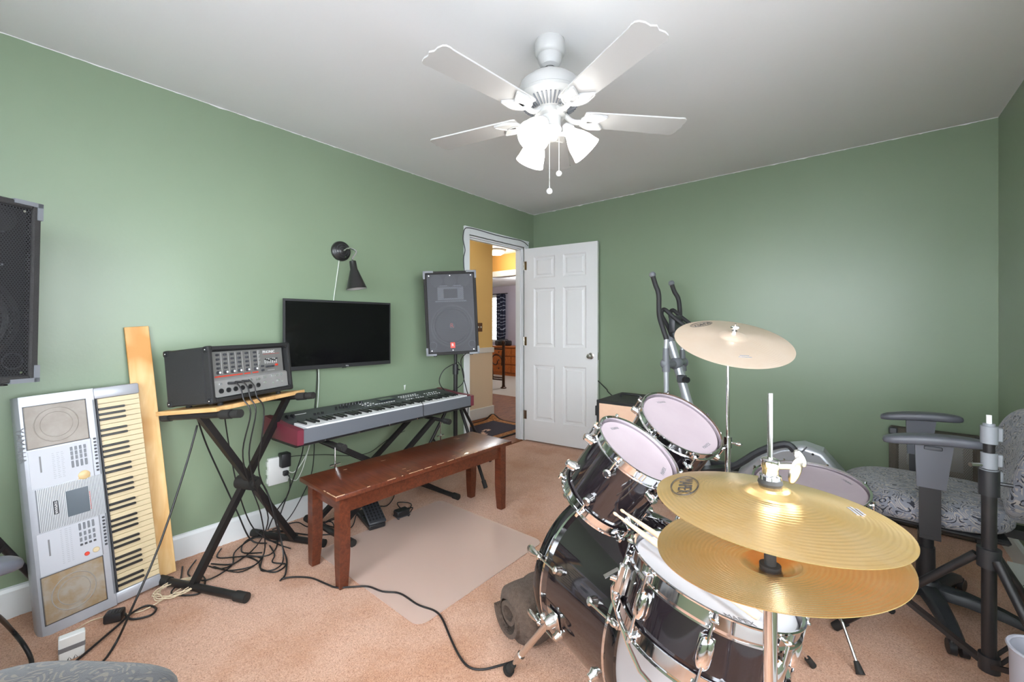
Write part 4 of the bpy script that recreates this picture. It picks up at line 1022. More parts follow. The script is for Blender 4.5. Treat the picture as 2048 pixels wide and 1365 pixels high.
def tom(name, label, C, n, R_, depth, xd, head=None, legs=None, nl=6, a0=15, group='black drums'):
    o = thing(name, label, 'drum', frame(C, x=xd, z=n), group)
    MB().lathe([(R_-.012, -.010), (R_-.012, -depth+.01), (R_-.018, -depth+.01), (R_-.018, -.010)], 64, closed=True).build('shell', m_shell, o, world=False)
    bh = MB().lathe([(0, -.004), (R_-.022, -.004), (R_-.016, -.002), (R_-.010, -.010), (R_-.010, -.016)], 64).build('batter_head', head or m_head, o, world=False)
    MB().lathe([(R_-.010, -depth+.016), (R_-.010, -depth+.006), (R_-.016, -depth+.002), (0, -depth+.004)], 64).build('resonant_head', m_head, o, world=False)
    hp = [(R_-.009, -.018), (R_-.001, -.020), (R_-.001, -.017), (R_-.006, -.014), (R_-.006, .006), (R_-.001, .008), (R_-.0005, .011), (R_-.004, .012), (R_-.009, .009)]
    ring(hp, 'hoop', m_chrome, o); ring([(r, -depth-z) for r, z in hp], 'hoop', m_chrome, o)
    t_ = lug_mesh(R_, -.05, True); b_ = lug_mesh(R_, .05, False)
    me = t_.mesh('tension_lug', m_chrome); me2 = MB().add(b_.v, b_.f).mesh('tension_lug', m_chrome)
    for k in range(nl):
        inst('tension_lug', me, o, RZ(a0+360/nl*k)); inst('tension_lug', me2, o, RZ(a0+360/nl*k) @ T(0, 0, -depth))
    # small printed marks on the head
    for a, s_ in ((a0+100, .016), (a0+262, .014)):
        M_ = RZ(a) @ T(R_-.043, 0, -.0033) @ RZ(90)
        MB().text('MAPEX', s_, M_, .0002).build('head_lettering', m_gprint, bh, world=False, smooth=0)
    return o
n1_, n2_ = V((.559, .022, .829)).normalized(), V((.528, -.208, .823)).normalized()
C1, C2 = V((2.218, 1.226, .842)), V((2.231, 1.592, .858))
tom('rack_tom', 'smaller black rack tom tilted toward the hi-hat', C1, n1_, .1376, .215, V((-.2, -1, 0)), a0=10)
tom('rack_tom', 'larger black rack tom behind the smaller one, below the crash cymbal', C2, n2_, .1572, .235, V((-.2, -1, 0)), a0=-4)
nf_ = V((.008, -.16, .985)).normalized(); CF = V((2.576, 2.202, .532))
ft = tom('floor_tom', 'black floor tom on bent chrome legs behind the hi-hat', CF, nf_, .212, .37, V((0, -1, 0)), nl=8, a0=30)
lp = [(V((2.69, 1.985, .50)), V((2.69, 1.985, .128)), V((2.745, 1.896, .01)))]
for a in (150, 35):
    d = V((math.cos(R(a)), math.sin(R(a)), 0)); b = CF+d*.232; b.z = 0
    lp.append((b+V((0, 0, .48)), b+V((0, 0, .13)), b+d*.10+V((0, 0, .01))))
for p0, p1, p2 in lp:
    g = MB().tube([p0, p1+V((0, 0, .02)), p1, p1.lerp(p2, .15), p2], .0052, n=8, sub=2).build('leg', m_chrome_d, ft)
    dd = (p2-p1).normalized(); MB().cyl(p2-dd*.03, p2+dd*.008, .008, .014, n=12).build('rubber_foot', m_rub, g)
    q = V((p0.x, p0.y, .36)); ctr_ = V((CF.x, CF.y, .36)); dd = (q-ctr_).normalized()
    MB().box((0, 0, 0), (.03, .034, .05), frame(q-dd*.006, x=dd), b=.006).build('leg_bracket', m_chrome, ft)

# snare
ns_ = V((.205, .175, .963)).normalized(); CS = V((2.471, 1.059, .624)); RS, DS = .188, .14
sn = thing('snare_drum', 'black snare drum with white head under the hi-hat', 'drum', frame(CS, x=V((-.6, -.8, 0)), z=ns_), 'black drums')
MB().lathe([(RS-.012, -.010), (RS-.012, -DS+.01), (RS-.018, -DS+.01), (RS-.018, -.010)], 72, closed=True).build('shell', m_shell, sn, world=False)
bh = MB().lathe([(0, -.003), (RS-.022, -.003), (RS-.016, -.001), (RS-.010, -.010), (RS-.010, -.016)], 72).build('batter_head', m_headw, sn, world=False)
MB().lathe([(RS-.010, -DS+.016), (RS-.010, -DS+.006), (0, -DS+.005)], 72).build('snare_side_head', m_head, sn, world=False)
hp = [(RS-.009, -.022), (RS-.001, -.024), (RS-.001, -.020), (RS-.006, -.017), (RS-.006, .008), (RS-.001, .010), (RS-.0005, .013), (RS-.004, .014), (RS-.009, .011)]
ring(hp, 'hoop', m_chrome, sn, n=72); ring([(r, -DS-z) for r, z in hp], 'hoop', m_chrome, sn, n=72)
mb = MB()
mb.ell((RS-.004, 0, -DS/2), (.013, .0155, .034), e1=.7, e2=.8, nu=18, nv=12).box((RS-.013, 0, -DS/2), (.006, .03, .062), b=.003)
mb.cyl((RS+.004, 0, -DS-.004), (RS+.004, 0, .004), .0033, n=8).cyl((RS+.004, 0, .0), (RS+.004, 0, .016), .005, n=6).cyl((RS+.004, 0, -DS-.016), (RS+.004, 0, -DS), .005, n=6)
mb.box((RS+.002, 0, 0), (.018, .018, .007), b=.002).box((RS+.002, 0, -DS), (.018, .018, .007), b=.002)
me = mb.mesh('tension_lug', m_chrome)
for k in range(8): inst('tension_lug', me, sn, RZ(6+45*k))
th = MB().bx(RS-.014, RS+.002, -.017, .017, -DS+.028, -.04, b=.004).bx(RS+.0, RS+.016, -.009, .009, -.112, -.045, b=.003).bar((RS+.016, 0, -.06), (RS+.045, .012, -.085), .012, .003).bx(RS-.004, RS-.002, -.014, .014, -DS-.012, -.112).build('snare_strainer', m_chrome_d, sn, world=False)
th.matrix_local = RZ(-26)
ts = MB().cyl((RS+.004, .0, -.085), (RS+.03, .0, -.085), .007, n=10).build('strainer_screw', m_chrome, th, world=False)
MB().text('MAPEX', .02, RZ(72) @ T(RS-.045, 0, -.0023) @ RZ(90), .0002).build('head_lettering', m_gprint, bh, world=False, smooth=0)
# snare stand
ss = thing('snare_stand', 'chrome snare stand half hidden below the snare drum', 'stand', (CS.x-.03, CS.y-.03, 0))
cb = CS-ns_*.30; c0 = V((cb.x, cb.y, 0))
MB().cyl(c0+V((0, 0, .1)), c0+V((0, 0, .34)), .012, n=14).build('pole', m_chrome, ss)
for k in range(3):
    a = R(-58+120*k); d = V((math.cos(a), math.sin(a), 0))
    top = CS-ns_*(DS+.008)+(d-ns_*d.dot(ns_)).normalized()*(RS+.016)
    MB().tube([c0+V((0, 0, .33)), c0+d*.09+V((0, 0, .36)), top-ns_*.03, top+ns_*.02], .006, n=8, sub=3).build('basket_arm', m_chrome, ss)
    g = MB().cyl(c0+V((0, 0, .24)), c0+d*.26+V((0, 0, .015)), .008, n=10).build('leg', m_chrome, ss)
    MB().cyl(c0+d*.23+V((0, 0, .04)), c0+d*.265+V((0, 0, .006)), .012, n=10).build('rubber_foot', m_rub, g)
# drum sticks
for lab, a, b in (('upper of two wooden drumsticks lying across the snare drum', V((2.222, 1.103, .700)), V((2.60, .995, .628))), ('lower of two wooden drumsticks lying across the snare drum', V((2.214, 1.075, .699)), V((2.585, .955, .636)))):
    L_ = (b-a).length; fr = frame(a, x=(0, 0, 1), z=(b-a))
    o = MB().lathe([(0, 0), (.003, .001), (.0046, .006), (.0042, .011), (.003, .015), (.0036, .03), (.0062, .085), (.0073, .12), (.0073, L_-.004), (.005, L_), (0, L_)], 14, fr).build('drumstick', m_stick)
    tag(o, lab, 'drumstick', 'drumsticks on the snare')

# bass drum: axis from the front head towards the batter head
ad_ = V((.93, -.37, 0)).normalized(); CB = V((1.955, 1.459, .291)); RB, DB = .29, .41
bd = thing('bass_drum', 'large black bass drum lying on its side under the rack toms', 'drum', frame(CB, x=(0, 0, 1), z=ad_), 'black drums')
MB().lathe([(RB-.014, .03), (RB-.014, DB-.03), (RB-.022, DB-.03), (RB-.022, .03)], 96, closed=True).build('shell', m_shell, bd, world=False)
hp = [(RB-.012, 0), (RB-.002, 0), (RB, .003), (RB, .036), (RB-.002, .039), (RB-.012, .039)]
for M_, nm in ((Matrix(), 'hoop'), (T(0, 0, DB-.039), 'hoop')): ring(hp, nm, m_blk_gloss, bd, M_, n=96)
for z in (.0395, DB-.0495): ring([(RB-.014, z), (RB-.003, z), (RB-.003, z+.010), (RB-.014, z+.010)], 'head_rim', m_chrome, bd, n=96)
MB().lathe([(0, .012), (RB-.012, .012), (RB-.012, .03)], 72).build('front_head', m_blk, bd, world=False)
MB().lathe([(0, DB-.012), (RB-.012, DB-.012), (RB-.012, DB-.03)], 72).build('batter_head', m_headw, bd, world=False)
def claw(front):
    mb = MB()
    mb.bx(RB-.016, RB+.006, -.009, .009, -.004, .002, b=.001).bx(RB, RB+.007, -.010, .010, -.004, .03, b=.002).box((RB+.013, 0, .026), (.018, .018, .012), b=.003)
    mb.cyl((RB+.013, 0, -.005), (RB+.013, 0, .11), .0033, n=8)
    mb.ell((RB+.014, 0, -.012), (.010, .015, .036), nu=14, nv=12, fn=lambda p: (p.x*(1-.5*p.z/.036), p.y*(1-.5*p.z/.036), p.z)) if front else mb.ell((RB+.013, 0, .01), (.006, .008, .014), nu=10, nv=8)
    mb.lathe([(0, .028), (.007, .028), (.012, .024), (.013, .012), (.017, .003), (.017, 0)], 16, T(RB-.015, 0, .115) @ RY(90))
    return mb
me = claw(True).mesh('claw_hook', m_chrome_d); me2 = claw(False).mesh('claw_hook', m_chrome_d)
for k in range(8):
    inst('claw_hook', me, bd, RZ(22.5+45*k)); inst('claw_hook', me2, bd, T(0, 0, DB) @ RZ(22.5+45*k) @ RX(180))
for s_ in (-1, 1):     # spurs; local y = z cross x
    a = R(101)*s_
    M_ = T(0, 0, .11) @ Matrix.Rotation(a, 4, 'Z') @ T(RB-.014, 0, 0)
    b_ = MB().box((.004, 0, 0), (.006, .07, .06), M_, b=.003).lathe([(0, .04), (.015, .04), (.02, .03), (.022, 0)], 18, M_ @ RY(90)).box((.032, 0, -.02), (.018, .05, .012), M_, b=.004).build('spur_bracket', m_chrome_d, bd, world=False)
    w0 = topm(bd) @ (M_ @ V((.03, 0, 0)))
    ft_ = V((1.795, 1.118, .012)) if w0.y < 1.4 else V((1.99, 1.86, .012))
    dd = (ft_-w0).normalized(); mid = w0.lerp(ft_, .72)
    g = MB().cyl(w0, mid, .011, n=14).cyl(w0.lerp(ft_, .66), w0.lerp(ft_, .76), .0145, n=14).cyl(mid, ft_, .0065, n=12).build('spur', m_chrome_d, b_)
    MB().cyl(ft_-dd*.035, ft_+dd*.006, .012, .016, n=12).cyl(ft_-dd*.008, ft_+dd*.004, .020, n=14).build('rubber_foot', m_rub, g)
# double tom holder
hb = V((2.085, 1.405, .565)); th = thing('tom_holder', 'chrome double tom holder rising from the bass drum', 'drum mount', hb)
MB().cyl(hb+V((0, 0, -.02)), hb+V((0, 0, .30)), .0125, n=16).build('post', m_chrome, th)
MB().box(hb+V((0, 0, .012)), (.08, .08, .02), b=.006).cyl(hb+V((0, 0, .02)), hb+V((0, 0, .06)), .02, n=16).build('base_plate', m_chrome, th)
MB().cyl(hb+V((0, 0, .20)), hb+V((0, 0, .27)), .021, n=16).box(hb+V((0, .0, .235)), (.03, .09, .03), b=.006).build('clamp', m_chrome, th)
MB().ell(hb+V((.01, -.01, .31)), (.012, .028, .012), nu=12, nv=8).build('wing_nut', m_chrome, th)
for C_, n_, R_ in ((C1, n1_, .1376), (C2, n2_, .1572)):
    c_ = C_-n_*.10; e = V((hb.x, hb.y, .80)); d = (c_-e); d = (d-n_*d.dot(n_)).normalized(); tip = c_-d*(R_-.012)
    MB().tube([e, e.lerp(tip, .6)+V((0, 0, .01)), tip, tip+d*.04], .007, n=8, sub=3).build('tom_arm', m_chrome, th)
    MB().box((0, 0, 0), (.05, .06, .03), frame(tip-d*.012, x=n_, z=d), b=.008, seg=2).build('tom_bracket', m_blk_gloss, th)

# cymbals
m_cym = mat('cymbal_bronze', (.82, .52, .19), .25, .86, vary=(12, .18), col2=(.88, .62, .32), aniso=.8)
m_cym2 = mat('crash_bronze', (.80, .63, .48), .36, .68, vary=(9, .25), col2=(.83, .69, .56), aniso=.7)
for m_ in (m_cym, m_cym2):
    nt = m_.node_tree; wv = nn(nt, 'ShaderNodeTexWave'); wv.wave_type = 'RINGS'; wv.rings_direction = 'Z'; wv.inputs['Scale'].default_value = 46; wv.inputs['Distortion'].default_value = .15
    tc = [n for n in nt.nodes if n.type == 'TEX_COORD'][0]; nt.links.new(tc.outputs['Object'], wv.inputs['Vector'])
    bp = nn(nt, 'ShaderNodeBump'); bp.inputs['Strength'].default_value = .08; bp.inputs['Distance'].default_value = .002
    nt.links.new(wv.outputs['Fac'], bp.inputs['Height']); nt.links.new(bp.outputs[0], nt.nodes['Principled BSDF'].inputs['Normal'])
def cym_z(r, R_, h, bell):
    rb = R_*.235; e = h*(1-((r-rb)/(R_-rb))**1.25) if r > rb else h
    if r < rb: e += bell*(1-(r/rb)**2)**.8
    return e
def cymbal(nm, par, M_, R_, h, bell, m_):
    N = 34; top = [(R_*(.03+.97*k/N), cym_z(R_*(.03+.97*k/N), R_, h, bell)) for k in range(N+1)]
    return MB().lathe(top+[(r, z-.0012) for r, z in reversed(top)], 96, M_, closed=True).build(nm, m_, par, world=False, smooth=60)
HC = V((2.625, .806, 0)); hh = thing('hi_hat', 'pair of brass hi-hat cymbals on a chrome stand in the foreground', 'cymbals', HC)
Wt = frame(V((0, 0, .918)), x=(1, 0, 0), z=V((.027, .037, .999))); Wb = frame(V((0, 0, .848)), x=(1, 0, 0), z=V((-.12, -.012, .99))) @ RX(180)
tc_ = cymbal('top_cymbal', hh, Wt, .178, .024, .015, m_cym)
cymbal('bottom_cymbal', hh, Wb, .178, .022, .014, m_cym)
def cym_logo(par, M_, ang, r, R_, h, bell, size, rad):
    z = cym_z(r, R_, h, bell); sl = (cym_z(r+.005, R_, h, bell)-cym_z(r-.005, R_, h, bell))/.01
    L_ = M_ @ RZ(ang) @ T(r, 0, z+.0008) @ RY(-math.degrees(math.atan(sl))) @ RZ(90)
    MB().text('MAPEX', size, L_ @ Matrix.Diagonal((.86, 1.1, 1, 1)), .0002).build('logo_lettering', m_kprint, par, world=False, smooth=0)
    mb = MB()
    for q in (1, .93): mb.tube([(L_ @ V((rad*q*math.cos(a*.157), rad*.44*q*math.sin(a*.157), 0))) for a in range(41)], .0005, n=4, sub=1)
    mb.build('logo_oval', m_kprint, par, world=False)
cym_logo(tc_, Wt, 194, .132, .178, .024, .015, .030, .053)
z_ = cym_z(.12, .178, .024, .015)
mb = MB(); M_ = Wt @ RZ(25) @ T(.125, 0, cym_z(.125, .178, .024, .015)+.0006) @ RY(9)
for k, w in enumerate((.030, .036, .024)): mb.box((-.010+k*.007, .004*(k-1), 0), (.0038, w, .0006), M_)
mb.build('worn_print', mat('pale_print', (.22, .23, .26), .5), tc_, world=False, smooth=0)
MB().cyl((0, 0, .45), (0, 0, 1.108), .0040, n=12).build('pull_rod', m_chrome, hh, world=False)
MB().lathe([(.0045, 1.0), (.010, 1.0), (.0135, .998), (.0135, .985), (.012, .983), (.012, .974), (.016, .972), (.0165, .966), (.010, .962), (.0045, .962)], 24, closed=True).build('clutch', m_chrome, hh, world=False)
cr_ = V((.77, .64, 0))
MB().cyl(V((0, 0, .987)), cr_*.036+V((0, 0, .987)), .0055, n=10).ell(V((0, 0, 0)), (.010, .006, .026), nu=14, nv=10, m=frame(cr_*.042+V((0, 0, .980)), x=cr_, z=V((.25, -.1, 1)))).ell(V((0, 0, 0)), (.008, .005, .015), nu=12, nv=8, m=frame(cr_*.05+V((0, 0, 1.0)), x=cr_, z=V((-.5, 0, 1)))).build('wing_screw', m_nickel, hh, world=False)
MB().lathe([(.0045, .966), (.0165, .966), (.0185, .960), (.0165, .955), (.018, .951), (.0165, .946), (.0045, .946)], 24, closed=True).build('felt_washer', m_rub, hh, world=False)
MB().cyl((0, 0, .822), (0, 0, .848), .009, n=14).cyl((0, 0, .818), (0, 0, .824), .016, n=16).build('cymbal_seat', m_rub, hh, world=False)
MB().cyl((0, 0, .775), (0, 0, .818), .0155, n=18).build('seat_cup', m_blk, hh, world=False)
MB().cyl((0, 0, .30), (0, 0, .79), .0105, n=18).build('upper_tube', m_chrome, hh, world=False)
MB().cyl((-.03, -.02, .795), (0, 0, .795), .004, n=8).ell((-.03, -.02, .795), (.006, .010, .012), nu=10, nv=6).build('tilt_screw', m_chrome, hh, world=False)
MB().cyl((0, 0, .04), (0, 0, .42), .0135, n=18).build('lower_tube', m_chrome, hh, world=False)
for a in (200, 285, 340):
    d = V((math.cos(R(a)), math.sin(R(a)), 0))
    g = MB().bar(V((0, 0, .30)), d*.24+V((0, 0, .012)), .016, .008).build('leg', m_chrome, hh, world=False, smooth=0)
    MB().cyl(d*.225+V((0, 0, .03)), d*.245+V((0, 0, .004)), .011, n=10).build('rubber_foot', m_rub, g, world=False)
MB().bx(-.05, .05, -.26, -.03, .02, .03, RZ(0), b=.004).build('foot_pedal', m_chrome_d, hh, world=False)
# crash
CC = V((2.376, 1.731, 1.16)); nc = V((.234, -.332, .914)).normalized()
PP0 = V((2.36, 1.738, 0)); cs = thing('crash_cymbal', 'tilted pale bronze crash cymbal on a straight chrome stand', 'cymbal', PP0)
Wc = T(-PP0) @ frame(CC, x=(1, 0, 0), z=nc)
cc_ = cymbal('cymbal', cs, Wc, .203, .022, .017, m_cym2)
lo = (Wc.inverted() @ (V((2.2516, 1.797, 1.216))-PP0)); ang = math.degrees(math.atan2(lo.y, lo.x))
cym_logo(cc_, Wc, ang, .157, .203, .022, .017, .030, .053)
lo = V((2.47, 1.56, 1.08))-PP0; lo = Wc.inverted() @ lo; ang = math.degrees(math.atan2(lo.y, lo.x))
mb = MB(); M_ = Wc @ RZ(ang) @ T(.14, 0, cym_z(.14, .203, .022, .017)+.0006) @ RY(7)
for k, w in enumerate((.030, .042)): mb.box((-.006+k*.009, 0, 0), (.0035, w, .0006), M_)
mb.build('worn_print', MATS['pale_print'], cc_, world=False, smooth=0)
apex = CC+nc*.038
MB().cyl((0, 0, .72), (0, 0, 1.10), .0062, n=14).build('upper_tube', m_chrome, cs, world=False)
MB().cyl((0, 0, .12), (0, 0, .78), .0095, n=16).build('lower_tube', m_chrome, cs, world=False)
MB().cyl((0, 0, .76), (0, 0, .80), .015, n=16).cyl((0, 0, .78), cr_*.035+V((0, 0, .775)), .005, n=8).ell(cr_*.04+V((0, 0, .772)), (.014, .012, .008), nu=12, nv=8).build('height_clamp', m_chrome, cs, world=False)
MB().tube([(0, 0, 1.09), (0, 0, 1.105), CC-PP0-nc*.01, apex-PP0+nc*.035], .0038, n=8, sub=3).build('tilter_stud', m_chrome, cs, world=False)
MB().cyl(apex-PP0, apex-PP0+nc*.008, .010, n=14).ell(apex-PP0+nc*.02, (.016, .006, .008), nu=12, nv=6).build('wing_nut', m_chrome, cs, world=False)
for a in (20, 90, 160):
    d = V((math.cos(R(a)), math.sin(R(a)), 0)); g = MB().bar(V((0, 0, .34)), d*.27+V((0, 0, .012)), .014, .006).build('leg', m_chrome, cs, world=False, smooth=0)
    MB().cyl(d*.255+V((0, 0, .028)), d*.275+V((0, 0, .004)), .011, n=10).build('rubber_foot', m_rub, g, world=False)

# rolled grey blanket against the front head
m_fl = mat('grey_fleece', srgb(78, 62, 52), .95, vary=(70, .25), col2=srgb(110, 92, 80), bump=(260, .8), sheen=.05)
axb = V((.37, .93, 0)).normalized(); c0 = V((1.70, 1.235, .098)); fr = frame(c0, x=(0, 0, 1), z=axb)
vs = []; fs = []; nu, nv = 64, 40; Lb = .44
for j in range(nv+1):
    v = j/nv; e = min(1, min(v, 1-v)/.1); rr0 = .112*(1-(1-e)**2.2*.45)
    for i in range(nu):
        a = 2*math.pi*i/nu
        p = V((math.cos(a), math.sin(a), v*3))
        w = 1+.13*mnoise.noise(p*1.1)+.06*mnoise.noise(p*3.1)+.05*math.sin(a*3+v*7)*mnoise.noise(p*.8)
        q = fr @ V((rr0*w*math.cos(a)*.88, rr0*w*1.12*math.sin(a), v*Lb)); q.z = max(q.z, .004); vs.append(q)
for j in range(nv):
    for i in range(nu): fs.append((j*nu+i, j*nu+(i+1) % nu, (j+1)*nu+(i+1) % nu, (j+1)*nu+i))
bk = thing('rolled_blanket', 'rolled grey brown fleece blanket on the carpet by the bass drum', 'blanket', (c0.x, c0.y, 0))
MB().add(vs, fs+[tuple(range((nv+1)*nu-nu, (nv+1)*nu))]).build('roll', m_fl, bk, smooth=180)
vs = []; fs = []; N = 110; 
for k in range(N+1):         # rolled end: spiral of cloth
    t = k/N; a = t*2*math.pi*1.55+1.2; r_ = .022+.062*t+.012*mnoise.noise(V((t*5, 2, 0)))
    for w_, dz in ((-.008, -.016+.02*(1-t)), (.008, -.016+.02*(1-t)), (.010, .05), (-.010, .05)):
        q = fr @ V(((r_+w_)*math.cos(a)*.88, (r_+w_)*1.1*math.sin(a), dz)); q.z = max(q.z, .004); vs.append(q)
for k in range(N):
    for i in range(4): fs.append((k*4+i, k*4+(i+1) % 4, k*4+4+(i+1) % 4, k*4+4+i))
MB().add(vs, fs).build('rolled_end', m_fl, bk, smooth=60)
fld = MB(); vs = []; fs = []
for j in range(13):
    for i in range(17):
        u, v = i/16, j/12
        p = fr @ V((-.02-.085*v+.012*math.sin(u*9)*v, -.11-.02*v-.03*math.sin(u*6+1)*v*.6, .02+u*.34)); p.z = max(.006, p.z+.02*mnoise.noise(V((u*4, v*3, 0)))); vs.append(p)
for j in range(12):
    for i in range(16): a = j*17+i; fs.append((a, a+1, a+18, a+17))
fo = MB().add(vs, fs).build('loose_flap', m_fl, bk, smooth=180); sm = fo.modifiers.new('thickness', 'SOLIDIFY'); sm.thickness = .016; sm.offset = 0

# ------------------------------------------------------------------ office chair(s)
def swirl_fabric(name, c0, c1, c2, sc=1.0):
    m = mat(name, c0, .9, bump=(500, .25), sheen=.2); nt = m.node_tree; L = nt.links; p = nt.nodes['Principled BSDF']
    tc = [n for n in nt.nodes if n.type == 'TEX_COORD'][0]
    def layer(seed, thr, scale, msk):
        mp = nn(nt, 'ShaderNodeMapping'); mp.inputs['Location'].default_value = (seed, seed*1.7, seed*.6); L.new(tc.outputs['Object'], mp.inputs[0])
        nz = nn(nt, 'ShaderNodeTexNoise'); nz.inputs['Scale'].default_value = 13*sc; nz.inputs['Detail'].default_value = 0; L.new(mp.outputs[0], nz.inputs['Vector'])
        wv = nn(nt, 'ShaderNodeMath', operation='SINE'); ml = nn(nt, 'ShaderNodeMath', operation='MULTIPLY'); ml.inputs[1].default_value = scale
        L.new(nz.outputs['Fac'], ml.inputs[0]); L.new(ml.outputs[0], wv.inputs[0])
        g = nn(nt, 'ShaderNodeMath', operation='GREATER_THAN'); g.inputs[1].default_value = thr; L.new(wv.outputs[0], g.inputs[0])
        n2 = nn(nt, 'ShaderNodeTexNoise'); n2.inputs['Scale'].default_value = 38*sc; n2.inputs['Detail'].default_value = 0; L.new(mp.outputs[0], n2.inputs['Vector'])
        g2 = nn(nt, 'ShaderNodeMath', operation='GREATER_THAN'); g2.inputs[1].default_value = msk; L.new(n2.outputs['Fac'], g2.inputs[0])
        mu = nn(nt, 'ShaderNodeMath', operation='MULTIPLY'); L.new(g.outputs[0], mu.inputs[0]); L.new(g2.outputs[0], mu.inputs[1]); return mu.outputs[0]
    def mixc(a, f, c):
        mx = nn(nt, 'ShaderNodeMix', data_type='RGBA')
        fa = [s for s in mx.inputs if s.name == 'Factor' and s.type == 'VALUE'][0]; A = [s for s in mx.inputs if s.name == 'A' and s.type == 'RGBA'][0]; B = [s for s in mx.inputs if s.name == 'B' and s.type == 'RGBA'][0]
        L.new(f, fa); B.default_value = (*c, 1)
        if isinstance(a, tuple): A.default_value = (*a, 1)
        else: L.new(a, A)
        return [s for s in mx.outputs if s.type == 'RGBA'][0]
    o1 = mixc(c0, layer(3.1, .35, 75, .44), c1); o2 = mixc(o1, layer(9.7, .62, 62, .5), c2)
    L.new(o2, p.inputs['Base Color']); return m
m_fab = swirl_fabric('grey_blue_leaf_fabric', srgb(112, 113, 122), srgb(146, 138, 132), srgb(30, 32, 42), 1.45)
m_fab2 = swirl_fabric('slate_leaf_fabric', srgb(48, 48, 51), srgb(88, 79, 68), srgb(28, 28, 33))
m_arm = mat('armrest_grey', (.085, .088, .105), .42); m_cbase = mat('chair_base_plastic', (.03, .032, .036), .42)
def office_chair(label, fr, fab, arms=True, ang0=0, seat_w=.50, arm_h=.785, seat_h=.50, af=0):
    # local: x forward, y left, z up
    o = thing('office_chair', label, 'chair', fr, 'office chairs')
    MB().ell((.03, 0, seat_h-.045), (.27, seat_w/2, .06), e1=.55, e2=.55, nu=48, nv=20, fn=lambda p: (p.x, p.y, p.z-(.03*max(0, p.x/.25)**3)+.012*max(0, -p.x/.25)**2)).build('seat', fab, o, world=False, smooth=180)
    MB().box((-.01, 0, seat_h-.105), (.40, seat_w-.1, .02), b=.008).build('seat_pan', m_blk, o, world=False)
    MB().ell((-.30, 0, seat_h+.16), (.065, .23, .21), e1=.6, e2=.6, nu=40, nv=24, fn=lambda p: (p.x-.05*(p.z/.25)+.05*(p.y/.23)**2, p.y, p.z)).build('backrest', fab, o, world=False, smooth=180)
    MB().bar((-.10, 0, seat_h-.115), (-.33, 0, seat_h-.115), .07, .035).bar((-.33, 0, seat_h-.13), (-.36, 0, seat_h+.16), .07, .02, up=(1, 0, 0)).build('back_support', m_blk, o, world=False, smooth=0)
    MB().box((0, 0, seat_h-.13), (.2, .16, .035), b=.008).build('tilt_mechanism', m_blk, o, world=False)
    MB().cyl((0, 0, .24), (0, 0, seat_h-.14), .026, n=20).cyl((0, 0, .11), (0, 0, .27), .032, .03, n=20).build('gas_column', m_blk, o, world=False)
    MB().lathe([(0, .13), (.04, .13), (.05, .115), (.05, .07), (0, .065)], 24).build('base_hub', m_cbase, o, world=False)
    for k in range(5):
        a = R(ang0+72*k); d = V((math.cos(a), math.sin(a), 0)); s_ = V((-d.y, d.x, 0)); vv = []; ff = []
        st_ = ((.02, .118, .032, .05), (.12, .115, .030, .045), (.22, .095, .027, .035), (.29, .072, .024, .026), (.318, .062, .016, .016))
        for r_, zt, w, h in st_:
            c = d*r_
            for x_, z_ in ((-1, -h), (-1, -.012), (-.6, 0), (.6, 0), (1, -.012), (1, -h)): vv.append(c+s_*w*x_+V((0, 0, zt+z_)))
        n_ = len(st_)
        for j in range(n_-1): ff += [(j*6+i, j*6+(i+1) % 6, j*6+6+(i+1) % 6, j*6+6+i) for i in range(6)]
        ff += [tuple(range(5, -1, -1)), tuple(range(n_*6-6, n_*6))]
        lg = MB().add(vv, ff).build('base_leg', m_cbase, o, world=False, smooth=45)
        for q in (-1, 1): MB().cyl(d*.30+s_*.006*q+V((0, 0, .027)), d*.30+s_*.027*q+V((0, 0, .027)), .026, n=18).build('caster_wheel', m_blk, lg, world=False)
        MB().box((0, 0, 0), (.03, .05, .03), frame(d*.30+V((0, 0, .045)), x=d), b=.01, seg=2).build('caster_hood', m_blk, lg, world=False)
    if arms:
        for s_ in (-1, 1):
            y = s_*(seat_w/2+.022)
            ap = MB().ell((af, y, arm_h-.014), (.145, .042, .019), e1=.55, e2=.6, nu=36, nv=12, fn=lambda p: (p.x, p.y, p.z-.010*(p.x/.145)**2-.012*p.x/.145)).build('arm_pad', m_arm, o, world=False, smooth=180)
            MB().torus(1, .0, n=4, k=3) if False else None
            MB().add([(af-.055, y-.014, arm_h-.03), (af+.05, y-.014, arm_h-.03), (af+.05, y+.014, arm_h-.03), (af-.055, y+.014, arm_h-.03), (-.035, y-.012, arm_h-.20), (.045, y-.012, arm_h-.20), (.045, y+.012, arm_h-.20), (-.035, y+.012, arm_h-.20)], [(0, 1, 2, 3), (7, 6, 5, 4), (0, 4, 5, 1), (1, 5, 6, 2), (2, 6, 7, 3), (3, 7, 4, 0)]).build('arm_sleeve', m_arm, o, world=False, smooth=0)
            MB().box((.0, y+s_*.016, arm_h-.045), (.05, .006, .014), b=.002).build('height_button', m_dgrey, o, world=False)
            MB().bx(-.022, .038, y-.009, y+.009, seat_h-.12, arm_h-.17).box((.008, y-s_*.06, seat_h-.118), (.06, .14, .012)).build('arm_post', m_blk, o, world=False, smooth=0)
    return o
fr = frame((2.967, 2.53, 0), x=(-1, .02, 0))
office_chair('patterned office chair with high armrests near the back right corner', fr, m_fab, True, ang0=-80-180+2, seat_h=.525, arm_h=.798)
office_chair('office chair whose grey armrest enters at the left picture edge', frame((1.04, -.37, 0), x=(-.3, .95, 0)), m_fab2, True, ang0=20, arm_h=.695, af=.18)
office_chair('dark patterned chair seat at the bottom left beside the camera', frame((1.625, -.085, 0), x=(-.6, .8, 0)), m_fab2, False, ang0=50, seat_w=.46, seat_h=.512)

